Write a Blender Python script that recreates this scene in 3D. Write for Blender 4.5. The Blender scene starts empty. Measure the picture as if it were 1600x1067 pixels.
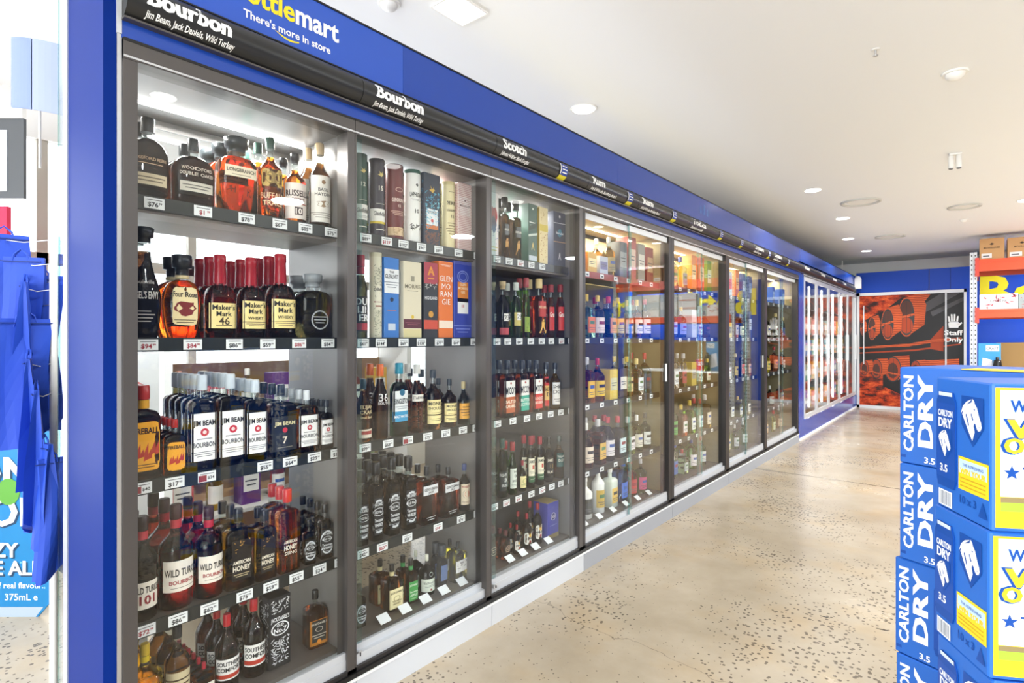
import bpy, math, random
from mathutils import Vector, Matrix
random.seed(7)
S = bpy.context.scene
COL = S.collection

# ------------------------------------------------------------------ camera
F = 870.0                                   # focal length in pixels of the 1600 px frame
VPX, HZ = 1522.0, 527.0
CX, CZ = 1.885, 1.45                        # camera: distance from the glass front, eye height
YAW = math.atan((VPX - 800) / F)
SA, CA = math.sin(YAW), math.cos(YAW)
cam_d = bpy.data.cameras.new('camera'); cam = bpy.data.objects.new('camera', cam_d); COL.objects.link(cam)
cam_d.sensor_width = 36; cam_d.lens = F / 1600 * 36
cam_d.shift_y = -(533.5 - HZ) / 1600
cam_d.clip_start = 0.05; cam_d.clip_end = 100
cam.location = (CX, 0, CZ); cam.rotation_euler = (math.pi / 2, 0, YAW)
S.camera = cam

# ------------------------------------------------------------------ world, exposure, big lights
S.view_settings.view_transform = 'Standard'; S.view_settings.look = 'None'
S.view_settings.gamma = 1.0; S.view_settings.exposure = 0.40; S.view_settings.use_curve_mapping = False
cy = S.cycles
cy.use_denoising = True; cy.max_bounces = 14; cy.diffuse_bounces = 4; cy.glossy_bounces = 5
cy.transmission_bounces = 12; cy.transparent_max_bounces = 16
cy.caustics_reflective = False; cy.caustics_refractive = False
cy.sample_clamp_indirect = 6.0; cy.sample_clamp_direct = 0
cy.use_adaptive_sampling = True; cy.adaptive_threshold = 0.02
w = bpy.data.worlds.new('daylight'); S.world = w; w.use_nodes = True
w.node_tree.nodes['Background'].inputs[0].default_value = (0.93, 0.97, 1, 1)
w.node_tree.nodes['Background'].inputs[1].default_value = 3.0

def area(name, loc, rot, sx, sy, power, color=(1, 1, 1), spread=None):
    l = bpy.data.lights.new(name, 'AREA'); l.shape = 'RECTANGLE'; l.size = sx; l.size_y = sy
    l.energy = power; l.color = color
    if spread: l.spread = spread
    o = bpy.data.objects.new(name, l); o.location = loc; o.rotation_euler = rot; COL.objects.link(o)
    return o
# daylight entering by the shop front behind the camera (in the window openings of wall_front)
area('window_daylight', (3.0, -3.85, 1.5), (math.radians(112), 0, 0), 7.0, 2.4, 230, (0.97, 0.99, 1))
area('window_daylight_side', (-2.85, 0.3, 1.5), (math.radians(105), 0, math.radians(-90)), 7.0, 2.2, 45, (0.97, 0.99, 1))
# added fill lights without fittings, unseen right of the frame, brightening floor and ceiling
for yy, pw_ in ((0.6, 45), (3.4, 90), (6.4, 190), (9.6, 300), (12.6, 280)):
    area('aisle_fill_light', (4.4, yy, 3.07), (0, 0, 0), 0.36, 0.36, pw_, (0.90, 0.96, 1)).data.shape = 'DISK'

# ------------------------------------------------------------------ measuring helpers
def Yat(px, X=0.0):
    """distance along the cases of the point of the vertical plane X seen at image column px"""
    r = (px - 800) / F; D = CX - X
    return D * (CA + r * SA) / (SA - r * CA)
def fwd(X, Y): return SA * (CX - X) + CA * Y
def Zat(py, X, Y): return CZ + (HZ - py) * fwd(X, Y) / F
def at(px, f):
    """plan position at depth f in front of the camera, column px"""
    r = (px - 800) / F * f
    return CX - SA * f + CA * r, CA * f + SA * r

# ------------------------------------------------------------------ materials
MATS = {}
def mat(name, col=(.8, .8, .8), rough=.5, metal=0.0, trans=0.0, emit=0.0, ior=1.45, coat=0.0, spec=0.5, build=None):
    if name in MATS: return MATS[name]
    m = bpy.data.materials.new(name); m.use_nodes = True
    b = m.node_tree.nodes['Principled BSDF']
    b.inputs['Base Color'].default_value = (*col, 1); b.inputs['Roughness'].default_value = rough
    b.inputs['Metallic'].default_value = metal; b.inputs['Transmission Weight'].default_value = trans
    b.inputs['IOR'].default_value = ior; b.inputs['Coat Weight'].default_value = coat
    b.inputs['Specular IOR Level'].default_value = spec
    if emit:
        b.inputs['Emission Color'].default_value = (*col, 1); b.inputs['Emission Strength'].default_value = emit
    m.diffuse_color = (*col, 1)
    if build: build(m.node_tree, b)
    MATS[name] = m
    return m
def hexc(h):
    h = h.lstrip('#'); v = [int(h[i:i + 2], 16) / 255 for i in (0, 2, 4)]
    return tuple(x / 12.92 if x <= .04045 else ((x + .055) / 1.055) ** 2.4 for x in v)
def ink(h, rough=.45):
    return mat('print_' + h, hexc(h), rough)
def liquid(h):
    c = hexc(h); 
    return mat('liquid_' + h, (min(.92, c[0] * 1.65 + .006), min(.92, c[1] * 2.4 + .006), min(.92, c[2] * 1.2 + .002)), .02, 0, 1.0, 0, 1.36)
def thin_glass(name, tint=(1, 1, 1), gloss=1.0, ior=1.5):
    if name in MATS: return MATS[name]
    m = bpy.data.materials.new(name); m.use_nodes = True; nt = m.node_tree; nt.nodes.clear()
    o = nt.nodes.new('ShaderNodeOutputMaterial'); mx = nt.nodes.new('ShaderNodeMixShader')
    t = nt.nodes.new('ShaderNodeBsdfTransparent'); g = nt.nodes.new('ShaderNodeBsdfGlossy')
    ge = nt.nodes.new('ShaderNodeNewGeometry'); dt = nt.nodes.new('ShaderNodeVectorMath'); dt.operation = 'DOT_PRODUCT'
    nt.links.new(ge.outputs['Normal'], dt.inputs[0]); nt.links.new(ge.outputs['Incoming'], dt.inputs[1])
    def mth(op, a, b=None):
        q = nt.nodes.new('ShaderNodeMath'); q.operation = op
        for k, x in enumerate((a, b)):
            if x is None: continue
            if isinstance(x, (int, float)): q.inputs[k].default_value = x
            else: nt.links.new(x, q.inputs[k])
        return q.outputs[0]
    f0 = ((ior - 1) / (ior + 1)) ** 2
    sch = mth('ADD', mth('MULTIPLY', mth('POWER', mth('SUBTRACT', 1.0, mth('ABSOLUTE', dt.outputs['Value'])), 5.0), 1 - f0), f0)
    t.inputs[0].default_value = (*tint, 1); g.inputs['Roughness'].default_value = .01
    g.inputs[0].default_value = (gloss, gloss, gloss, 1); 
    nt.links.new(sch, mx.inputs[0]); nt.links.new(t.outputs[0], mx.inputs[1])
    nt.links.new(g.outputs[0], mx.inputs[2]); nt.links.new(mx.outputs[0], o.inputs[0])
    MATS[name] = m; return m
DOORGLASS = thin_glass('door_glass', (.985, .993, .99), 1.0, 1.42)
BOTGLASS = thin_glass('bottle_clear_glass', (.86, .9, .89), 1.0, 1.6)
EDGEGLASS = thin_glass('glass_edge', (.62, .82, .80), 1.0, 1.7)
FRAME = mat('frame_grey', hexc('5a5654'), .38, .55)
DARKFRAME = mat('frame_dark', hexc('3a3736'), .4, .5)
ALU = mat('brushed_aluminium', hexc('c9cacc'), .3, .75)
SILL = mat('sill_pale_grey', hexc('c3c6ca'), .35, .2)
PLINTH = mat('plinth_pale', hexc('c9ccd0'), .4)
PLINTH2 = mat('plinth_grey', hexc('9a9da3'), .4)
BLUE = mat('panel_blue', hexc('2047a4'), .2, 0, coat=.1)
BLUE2 = mat('panel_royal', hexc('072878'), .5, spec=.08)
SHELF = mat('shelf_grey', hexc('67605a'), .45, .3)
INNER = mat('case_lining_grey', hexc('7c7a79'), .35, .35)
INNERW = mat('case_lining_warm', hexc('8f8664'), .5, .0)
RAIL = mat('price_rail_black', hexc('181e1d'), .35)
WHITE = mat('matte_white', hexc('f2f2ef'), .6)
BLACK = mat('gloss_black', hexc('151515'), .3)
TUBE = mat('sign_black', hexc('262626'), .33)
LED = mat('led_strip', (1, .98, .94), .5, emit=14.0)
LEDW = mat('led_strip_warm', (1, .9, .72), .5, emit=9.0)
CARD = mat('price_card', hexc('e9ecec'), .5)

# ------------------------------------------------------------------ mesh building
class MB:
    def __init__(s): s.v = []; s.f = []; s.m = []; s.mats = []; s.sm = []
    def mi(s, m):
        if m not in s.mats: s.mats.append(m)
        return s.mats.index(m)
    def add(s, vs, fs, m, smooth=False):
        o = len(s.v); k = s.mi(m); s.v.extend([tuple(v) for v in vs])
        for f in fs:
            s.f.append([i + o for i in f]); s.m.append(k); s.sm.append(smooth)
    def box(s, x0, x1, y0, y1, z0, z1, m):
        vs = [(x, y, z) for x in (x0, x1) for y in (y0, y1) for z in (z0, z1)]
        s.add(vs, [(0, 1, 3, 2), (4, 6, 7, 5), (0, 4, 5, 1), (2, 3, 7, 6), (0, 2, 6, 4), (1, 5, 7, 3)], m)
    def rbox(s, x0, x1, y0, y1, z0, z1, m, r=.004, k=3):
        """box whose four upright edges and rims are rounded"""
        cx, cyy = (x0 + x1) / 2, (y0 + y1) / 2; rings = []
        for z, ins in ((z0, r * .7), (z0 + r * .5, 0), (z1 - r * .5, 0), (z1, r * .7)):
            ring = []
            for sx, sy, a0 in ((1, 1, 0), (-1, 1, 90), (-1, -1, 180), (1, -1, 270)):
                hx, hy = (x1 - x0) / 2 - r, (y1 - y0) / 2 - r
                for i in range(k + 1):
                    a = math.radians(a0 + 90 * i / k)
                    ring.append((cx + sx * hx + (r - ins) * math.cos(a), cyy + sy * hy + (r - ins) * math.sin(a), z))
            rings.append(ring)
        s.loft(rings, m, True, True, False)
    def loft(s, rings, m, cap0=True, cap1=True, smooth=True):
        n = len(rings[0]); vs = [p for r in rings for p in r]; fs = []
        for j in range(len(rings) - 1):
            for i in range(n):
                a, b = j * n + i, j * n + (i + 1) % n
                fs.append((a, b, b + n, a + n))
        s.add(vs, fs, m, smooth)
        if cap0: s.add(rings[0], [tuple(reversed(range(n)))], m)
        if cap1: s.add(rings[-1], [tuple(range(n))], m)
    def lathe(s, pts, m, seg=20, cx=0, cyy=0, cap0=True, cap1=True, smooth=True):
        s.loft([[(cx + r * math.cos(2 * math.pi * i / seg), cyy + r * math.sin(2 * math.pi * i / seg), z) for i in range(seg)] for z, r in pts], m, cap0, cap1, smooth)
    def tube(s, path, r, m, seg=8):
        path = [Vector(p) for p in path]; rings = []
        for i, p in enumerate(path):
            t = (path[min(i + 1, len(path) - 1)] - path[max(i - 1, 0)]).normalized()
            u = t.cross(Vector((0, 0, 1)))
            if u.length < .05: u = t.cross(Vector((1, 0, 0)))
            u.normalize(); v = t.cross(u)
            rings.append([p + r * (math.cos(a) * u + math.sin(a) * v) for a in [2 * math.pi * k / seg for k in range(seg)]])
        s.loft(rings, m)
    def prism(s, poly, fn, m, d=.0):
        """polygon poly of (u, v) laid on the surface fn(u, v, lift)"""
        n = len(poly)
        if d == 0:
            s.add([fn(u, v, 0) for u, v in poly], [tuple(range(n))], m)
        else:
            a = [fn(u, v, 0) for u, v in poly]; b = [fn(u, v, d) for u, v in poly]
            s.add(a + b, [tuple(range(n, 2 * n)), tuple(reversed(range(n)))] + [(i, (i + 1) % n, n + (i + 1) % n, n + i) for i in range(n)], m)
    def build(s, name, parent=None, loc=None, rot=0):
        me = bpy.data.meshes.new(name); me.from_pydata(s.v, [], s.f)
        for m in s.mats: me.materials.append(m)
        me.polygons.foreach_set('material_index', s.m); me.polygons.foreach_set('use_smooth', s.sm); me.update()
        o = bpy.data.objects.new(name, me); COL.objects.link(o)
        if parent: o.parent = parent
        if loc is not None: o.location = loc
        if rot: o.rotation_euler = (0, 0, rot)
        return o

TXT = {}
def text_mesh(t, bold=.0, shear=0.0):
    k = (t, bold, shear)
    if k in TXT: return TXT[k]
    c = bpy.data.curves.new('t', 'FONT'); c.body = t; c.offset = bold; c.resolution_u = 2; c.shear = shear
    o = bpy.data.objects.new('t', c); COL.objects.link(o)
    dg = bpy.context.evaluated_depsgraph_get(); me = o.evaluated_get(dg).to_mesh()
    vs = [(v.co.x, v.co.y) for v in me.vertices]; fs = [tuple(p.vertices) for p in me.polygons]
    o.evaluated_get(dg).to_mesh_clear(); bpy.data.objects.remove(o); bpy.data.curves.remove(c)
    if vs:
        x0 = min(v[0] for v in vs); x1 = max(v[0] for v in vs)
    else: x0 = x1 = 0
    # flip faces so that the front looks out of the page
    TXT[k] = ([(x - x0, y) for x, y in vs], fs, x1 - x0)
    return TXT[k]
CAP = .73
def put_text(mb, t, fn, u, v, h, m, maxw=None, bold=.012, align='c', rot90=False, shear=0, width=None, lift=0):
    """writes t with capitals h tall, its middle at (u, v), on surface fn"""
    fat = max(0, bold - .02); bold = min(bold, .02)
    vs, fs, w = text_mesh(t, bold, shear)
    if not vs or w <= 0: return
    sy = h / CAP; sx = sy
    if width: sx = width / w
    elif maxw and w * sx > maxw: sx = maxw / w
    off = {'c': -w * sx / 2, 'l': 0, 'r': -w * sx}[align]
    out = []
    for x, y in vs:
        a, b = x * sx + off, y * sy - h / 2
        if rot90: a, b = -b, a
        out.append(fn(u + a, v + b, lift))
    mb.add(out, fs, m)
    if fat:                              # a heavier face: the letters again, a hair to the side
        for dx, dl in ((fat * sx, .00012), (-fat * sx, .00024)):
            out = []
            for x, y in vs:
                a, b = x * sx + off + dx, y * sy - h / 2
                if rot90: a, b = -b, a
                out.append(fn(u + a, v + b, lift + dl))
            mb.add(out, fs, m)

def tag(o, label=None, cat=None, group=None, kind=None):
    if label: o['label'] = label
    if cat: o['category'] = cat
    if group: o['group'] = group
    if kind: o['kind'] = kind
    return o
def empty(name, loc=(0, 0, 0), rot=0):
    o = bpy.data.objects.new(name, None); COL.objects.link(o); o.location = loc; o.rotation_euler = (0, 0, rot)
    o.empty_display_size = .05
    return o
def struct(o): o['kind'] = 'structure'; return o
def copy_tree(o, parent=None):
    c = o.copy(); COL.objects.link(c)
    if parent: c.parent = parent
    for ch in o.children: copy_tree(ch, c)
    return c

# ------------------------------------------------------------------ floor, ceiling, walls
def floor_nodes(nt, b):
    N = nt.nodes.new; L = nt.links.new
    g = N('ShaderNodeNewGeometry'); pos = g.outputs['Position']
    n1 = N('ShaderNodeTexNoise'); n1.inputs['Scale'].default_value = .9; n1.inputs['Detail'].default_value = 8; n1.inputs['Roughness'].default_value = .62
    L(pos, n1.inputs['Vector'])
    r1 = N('ShaderNodeValToRGB'); e = r1.color_ramp.elements
    e[0].position = .32; e[0].color = (*hexc('9c8e78'), 1); e[1].position = .68; e[1].color = (*hexc('c0b39f'), 1)
    L(n1.outputs[0], r1.inputs[0])
    n3 = N('ShaderNodeTexNoise'); n3.inputs['Scale'].default_value = 2.3; n3.inputs['Detail'].default_value = 5; L(pos, n3.inputs['Vector'])
    r3 = N('ShaderNodeValToRGB'); e = r3.color_ramp.elements; e[0].position = .5; e[0].color = (1, 1, 1, 1); e[1].position = .72; e[1].color = (1.03, .94, .80, 1)
    L(n3.outputs[0], r3.inputs[0])
    mm = N('ShaderNodeMix'); mm.data_type = 'RGBA'; mm.blend_type = 'MULTIPLY'; mm.inputs[0].default_value = 1
    L(r1.outputs[0], mm.inputs[6]); L(r3.outputs[0], mm.inputs[7])
    # dark aggregate showing in patches
    v = N('ShaderNodeTexVoronoi'); v.inputs['Scale'].default_value = 46; v.inputs['Randomness'].default_value = 1; L(pos, v.inputs['Vector'])
    r = N('ShaderNodeMath'); r.operation = 'LESS_THAN'
    n2 = N('ShaderNodeTexNoise'); n2.inputs['Scale'].default_value = 1.1; n2.inputs['Detail'].default_value = 3; L(pos, n2.inputs['Vector'])
    mr = N('ShaderNodeMapRange'); mr.inputs[1].default_value = .38; mr.inputs[2].default_value = .60; mr.inputs[3].default_value = 0.02; mr.inputs[4].default_value = .40
    L(n2.outputs[0], mr.inputs[0]); L(v.outputs['Distance'], r.inputs[0]); L(mr.outputs[0], r.inputs[1])
    vc = N('ShaderNodeSeparateColor'); L(v.outputs['Color'], vc.inputs[0])
    gt = N('ShaderNodeMath'); gt.operation = 'GREATER_THAN'; gt.inputs[1].default_value = .42; L(vc.outputs[0], gt.inputs[0])
    mu = N('ShaderNodeMath'); mu.operation = 'MULTIPLY'; L(r.outputs[0], mu.inputs[0]); L(gt.outputs[0], mu.inputs[1])
    # sawn joint across the aisle and wandering hairline cracks
    sp = N('ShaderNodeSeparateXYZ'); L(pos, sp.inputs[0])
    a1 = N('ShaderNodeMath'); a1.operation = 'SUBTRACT'; a1.inputs[1].default_value = 6.46; L(sp.outputs[1], a1.inputs[0])
    ab = N('ShaderNodeMath'); ab.operation = 'ABSOLUTE'; L(a1.outputs[0], ab.inputs[0])
    lt = N('ShaderNodeMath'); lt.operation = 'LESS_THAN'; lt.inputs[1].default_value = .011; L(ab.outputs[0], lt.inputs[0])
    wv = N('ShaderNodeTexNoise'); wv.inputs['Scale'].default_value = 2.2; wv.inputs['Detail'].default_value = 6; L(pos, wv.inputs['Vector'])
    s2 = N('ShaderNodeMath'); s2.operation = 'MULTIPLY_ADD'; s2.inputs[1].default_value = .5; L(wv.outputs[0], s2.inputs[0]); L(sp.outputs[1], s2.inputs[2])
    s3 = N('ShaderNodeMath'); s3.operation = 'SUBTRACT'; s3.inputs[1].default_value = 2.66; L(s2.outputs[0], s3.inputs[0])
    a2 = N('ShaderNodeMath'); a2.operation = 'ABSOLUTE'; L(s3.outputs[0], a2.inputs[0])
    l2 = N('ShaderNodeMath'); l2.operation = 'LESS_THAN'; l2.inputs[1].default_value = .0028; L(a2.outputs[0], l2.inputs[0])
    l3 = N('ShaderNodeMath'); l3.operation = 'MULTIPLY'; l3.inputs[1].default_value = .55; L(l2.outputs[0], l3.inputs[0])
    mx = N('ShaderNodeMath'); mx.operation = 'MAXIMUM'; L(lt.outputs[0], mx.inputs[0]); L(l3.outputs[0], mx.inputs[1])
    mx2 = N('ShaderNodeMath'); mx2.operation = 'MAXIMUM'; L(mx.outputs[0], mx2.inputs[0]); L(mu.outputs[0], mx2.inputs[1])
    mc = N('ShaderNodeMath'); mc.operation = 'MULTIPLY'; mc.inputs[1].default_value = .78; L(mx2.outputs[0], mc.inputs[0])
    m2 = N('ShaderNodeMix'); m2.data_type = 'RGBA'; m2.inputs[7].default_value = (*hexc('4b4238'), 1)
    L(mc.outputs[0], m2.inputs[0]); L(mm.outputs[2], m2.inputs[6]); L(m2.outputs[2], b.inputs['Base Color'])
    rr = N('ShaderNodeMapRange'); rr.inputs[3].default_value = .16; rr.inputs[4].default_value = .34; L(n1.outputs[0], rr.inputs[0]); L(rr.outputs[0], b.inputs['Roughness'])
FLOORM = mat('polished_concrete', rough=.22, build=floor_nodes)
def ceil_nodes(nt, b):
    n = nt.nodes.new('ShaderNodeTexNoise'); n.inputs['Scale'].default_value = 90
    bp = nt.nodes.new('ShaderNodeBump'); bp.inputs['Strength'].default_value = .03
    nt.links.new(n.outputs[0], bp.inputs['Height']); nt.links.new(bp.outputs[0], b.inputs['Normal'])
CEILM = mat('ceiling_paint', hexc('f6f8fa'), .7, build=ceil_nodes)
WALLM = mat('wall_paint', hexc('efefec'), .7, build=ceil_nodes)
CEIL = 3.1
m = MB(); m.box(-4.2, 7.2, -4.1, 15.2, -.1, 0, FLOORM); struct(m.build('floor'))
m = MB(); m.box(-4.2, 7.2, -4.1, 15.2, CEIL, CEIL + .1, CEILM); struct(m.build('ceiling'))
m = MB(); m.box(7.0, 7.1, -4, 15.1, 0, CEIL, mat('wall_right_paint', hexc('39415a'), .7)); struct(m.build('wall_right'))
m = MB(); m.box(-4.1, 2.1, 14.6, 14.7, 0, CEIL, WALLM); m.box(2.1, 7, 14.3, 14.7, 0, CEIL, WALLM); struct(m.build('wall_back'))
# shop front wall behind the camera: low wall, piers and header round large openings
m = MB(); m.box(-4.1, 7, -4.05, -3.95, 0, .3, WALLM); m.box(-4.1, 7, -4.05, -3.95, 2.9, CEIL, WALLM)
for x in (-4.1, -1.2, 1.8, 4.4, 6.9): m.box(x, x + .1, -4.05, -3.95, .3, 2.9, ALU)
struct(m.build('wall_front'))
# side wall beyond the case backs: glazed, daylight behind it
WX = -3.0
m = MB(); m.box(WX - .1, WX, -4, 14.6, 0, .35, WALLM); m.box(WX - .1, WX, -4, 14.6, 2.8, CEIL, WALLM); m.box(WX - .1, WX, 4.6, 14.6, .35, 2.8, WALLM)
struct(m.build('wall_left'))
m = MB()
for y in [-3.9 + .95 * i for i in range(10)]: m.box(WX - .07, WX - .02, y, y + .06, .35, 2.8, mat('window_frame_taupe', hexc('b6b0a4'), .5))
m.box(WX - .07, WX - .02, -4, 4.6, 1.95, 2.03, MATS['window_frame_taupe']); m.box(WX - .07, WX - .02, -4, 4.6, .35, .43, MATS['window_frame_taupe'])
w1 = m.build('window_1'); struct(w1)
m = MB(); m.box(WX - .05, WX - .04, -4, 4.6, .43, 2.8, thin_glass('window_glass')); m.build('pane', w1)
# far wall of the cool room: blue header, printed mural on sliding panels
FY = Yat(1338)
FWB = mat('far_wall_blue', hexc('1546b4'), .35, spec=.3)
m = MB(); m.box(.0, 6.9, FY, FY + .12, 2.36, 2.78, FWB); m.box(.0, .03, FY, FY + .12, 0, 2.36, FWB)
MX1 = at(1507, FY / 1.0)[0]
def Xat(px, Y):
    r = (px - 800) / F    # plane Y const
    # (CA*x + SA*Y) = r*(-SA*x + CA*Y), x relative to the camera
    return CX + Y * (r * CA - SA) / (CA + r * SA)
MX1 = Xat(1506, FY)
m.box(MX1 + .02, 6.9, FY, FY + .12, 0, 2.36, FWB)
struct(m.build('wall_far'))
m = MB(); m.box(MX1 - .55 + .02, MX1 - .55 + .032, FY - .003, FY + .001, 2.36, 2.78, BLACK)
for x in (Xat(1485, FY),): m.box(x, x + .006, FY - .003, FY, 2.37, 2.77, ink('0a2a70'))
struct(m.build('trim_1'))

# ------------------------------------------------------------------ mural
def mural():
    t = empty('mural_panel', (0, FY, 0))
    tag(t, 'large printed wall mural of glowing barrels in a dark cellar, sliding cool-room door at the aisle end', 'mural')
    t['label'] = 'large printed mural of orange-lit barrels in a cellar at the aisle end'
    X0, X1 = .06, MX1; Z0, Z1 = .06, 2.30
    W = X1 - X0; H = Z1 - Z0
    def cell(nt, b):
        N = nt.nodes.new; L = nt.links.new
        g = N('ShaderNodeNewGeometry')
        mp = N('ShaderNodeMapping'); mp.inputs['Scale'].default_value = (1.2, 1, 2.6); mp.inputs['Rotation'].default_value = (0, .25, 0); L(g.outputs['Position'], mp.inputs['Vector'])
        n = N('ShaderNodeTexNoise'); n.inputs['Scale'].default_value = 3.2; n.inputs['Detail'].default_value = 9; n.inputs['Roughness'].default_value = .72; L(mp.outputs[0], n.inputs['Vector'])
        r = N('ShaderNodeValToRGB'); e = r.color_ramp.elements
        e[0].position = .40; e[0].color = (*hexc('2a0c08'), 1); e[1].position = .66; e[1].color = (*hexc('f07a3a'), 1)
        x = r.color_ramp.elements.new(.52); x.color = (*hexc('b53a18'), 1)
        L(n.outputs[0], r.inputs[0]); L(r.outputs[0], b.inputs['Base Color'])
    ORANGE = mat('mural_cellar_wall', rough=.35, spec=.3, build=cell)
    DK = mat('mural_dark', hexc('100b0b'), .3, spec=.3)
    def wood(nt, b):
        N = nt.nodes.new; L = nt.links.new
        g = N('ShaderNodeNewGeometry'); wv = N('ShaderNodeTexWave'); wv.inputs['Scale'].default_value = 9; wv.inputs['Distortion'].default_value = 2.5; wv.bands_direction = 'Z'
        L(g.outputs['Position'], wv.inputs['Vector'])
        r = N('ShaderNodeValToRGB'); e = r.color_ramp.elements; e[0].color = (*hexc('8e2c16'), 1); e[1].color = (*hexc('e06a38'), 1)
        L(wv.outputs[0], r.inputs[0]); L(r.outputs[0], b.inputs['Base Color'])
    BW = mat('mural_barrel_staves', rough=.35, spec=.3, build=wood)
    HEAD = mat('mural_barrel_head', hexc('4e2a20'), .35, spec=.3)
    HEADR = mat('mural_barrel_head_lit', hexc('a8401f'), .35, spec=.3)
    def fn(u, v, d=0): return (X0 + u * W, -.012 - d, Z0 + v * H)
    m = MB(); m.box(X0, X1, -.012, 0, Z0, Z1, ORANGE)
    k = [0.0004]
    def poly(pts, mt):
        k[0] += .00012; d = k[0]
        m.add([fn(u, v, d) for u, v in pts], [tuple(range(len(pts)))], mt)
    def ell(cx, cy_, rx, ry, mt, a0=0, a1=360, n=28):
        poly([(cx + rx * math.cos(math.radians(a0 + (a1 - a0) * i / n)), cy_ + ry * math.sin(math.radians(a0 + (a1 - a0) * i / n))) for i in range(n + (a1 - a0 < 360))], mt)
    # rock ceiling and floor stay from the background; dark voids between the rows
    GR = mat('mural_grey_rack', hexc('4c4a4c'), .4, spec=.3)
    def P_(pts, mt):
        ar = sum(a[0] * b[1] - b[0] * a[1] for a, b in zip(pts, pts[1:] + pts[:1]))
        poly(pts if ar > 0 else pts[::-1], mt)
    P_([(0, .74), (.10, .80), (.25, .86), (.42, .97), (.62, 1), (1, 1), (1, .30), (.60, .24), (.40, .40), (0, .44)], DK)
    P_([(0, .44), (.4, .42), (.5, .2), (.60, .14), (1, .05), (1, .36), (.6, .36), (0, .38)], DK)
    P_([(.24, .30), (.40, .30), (.52, .10), (.40, .12), (.24, .18)], DK)
    P_([(.62, .90), (.80, 1), (.98, 1), (.66, .84)], GR); P_([(.70, .84), (1, .96), (1, .93), (.72, .80)], GR)
    P_([(.70, .60), (.82, .72), (.82, .50), (.70, .52)], HEADR)
    for cx, cz, rx, ry, lit in ((.64, .82, .09, .17, 1), (.475, .80, .085, .175, 1), (.29, .74, .066, .145, 1), (.13, .70, .040, .105, 0), (.03, .70, .022, .06, 0)):
        if cx < .6 : P_([(cx, cz + ry), (cx + rx * 1.6, cz + ry * 1.2), (cx + rx * 2.2, cz + ry * .6), (cx + rx * 2.0, cz - ry * .4), (cx, cz - ry)], BW)
        if cx > .6: continue
        ell(cx, cz, rx, ry, BW); ell(cx, cz, rx * .90, ry * .93, BLACK); ell(cx, cz - ry * .42, rx * .72, ry * .40, HEADR)
        ell(cx, cz + ry * .42, rx * .66, ry * .40, HEAD)
        P_([(cx - rx * 1.0, cz - .02), (cx + rx * 1.0, cz + .015), (cx + rx * 1.0, cz + .035), (cx - rx * 1.0, cz)], BW)
        for q in (-.45, 0, .45): P_([(cx + q * rx - .002, cz - ry * .8), (cx + q * rx + .002, cz - ry * .8), (cx + q * rx + .002, cz + ry * .8), (cx + q * rx - .002, cz + ry * .8)], BLACK)
    P_([(.56, .84), (.70, .99), (.66, 1.0), (.52, .98)], BW)
    P_([(0, .515), (.5, .54), (.72, .575), (.98, .60), (.98, .62), (.70, .60), (.5, .565), (0, .53)], BW)
    P_([(0, .47), (.55, .50), (.98, .56), (.98, .57), (.55, .515), (0, .48)], HEADR)
    for cx, cz, rx, ry in ((.56, .34, .05, .08), (.34, .335, .085, .115), (.175, .335, .06, .09), (.05, .34, .045, .07)):
        P_([(cx, cz + ry), (cx + rx * 1.9, cz + ry * 1.1), (cx + rx * 2.0, cz + ry * .2), (cx + rx * 1.6, cz - ry * .5), (cx, cz - ry)], BW)
        ell(cx, cz, rx, ry, BLACK); ell(cx, cz, rx * .88, ry * .90, HEADR); ell(cx, cz - ry * .1, rx * .6, ry * .6, HEAD)
        P_([(cx - rx, cz - .03), (cx + rx, cz - .06), (cx + rx, cz - .045), (cx - rx, cz - .015)], BW)
        for q in (-.4, .1, .5): P_([(cx + q * rx - .0015, cz - ry * .8), (cx + q * rx + .0015, cz - ry * .8), (cx + q * rx + .0015, cz + ry * .8), (cx + q * rx - .0015, cz + ry * .8)], BLACK)
    P_([(.64, .42), (.96, .44), (.96, .36), (.68, .34)], BW)
    m.build('print', t)
    a = MB()
    xs = Xat(1478, FY)
    for x0, x1, z0, z1 in ((X0 - .05, X0, .0, 2.36), (X1, X1 + .04, 0, 2.36), (X0 - .05, X1 + .04, 2.30, 2.36), (X0 - .05, X1 + .04, 0, .06)):
        a.box(x0, x1, -.035, 0, z0, z1, mat('door_trim_pale', hexc('d5d6d8'), .4, .3))
    a.build('frame', t)
    b = MB(); b.box(xs - .012, xs + .012, -.03, 0, .06, 2.30, MATS['door_trim_pale']); b.build('mullion', t); b = MB(); b.box(X0 + .07, X0 + .085, -.05, -.012, .9, 2.1, MATS['door_trim_pale']); b.build('handle', t)
    s = MB()
    u0 = (Xat(1490, FY) - X0)
    f2 = lambda u, v, d=0: (X0 + u0 + u, -.026 - d, v)
    hx = .0
    z = Zat(517, 0, FY) ; sc = .14
    zc = CZ + .18
    s.prism([(-.07, 0), (.07, 0), (.085, .10), (.05, .12), (-.06, .12), (-.08, .08)], lambda u, v, d=0: f2(u, v + zc, d), WHITE)
    for i, (dx, hh) in enumerate(((-.062, .10), (-.024, .14), (.014, .14), (.052, .10))):
        s.prism([(dx - .014, .11), (dx + .014, .11), (dx * 1.2 + .012, .12 + hh), (dx * 1.2 - .012, .12 + hh)], lambda u, v, d=0: f2(u, v + zc, d), WHITE)
    s.prism([(.075, .02), (.13, .09), (.115, .11), (.07, .07)], lambda u, v, d=0: f2(u, v + zc, d), WHITE)
    put_text(s, 'Staff', lambda u, v, d: f2(u, v, d), 0, zc - .09, .09, WHITE, bold=.03, width=.28)
    put_text(s, 'Only', lambda u, v, d: f2(u, v, d), 0, zc - .22, .09, WHITE, bold=.03, width=.28)
    s.build('staff_only_sign', t)
mural()

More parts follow.
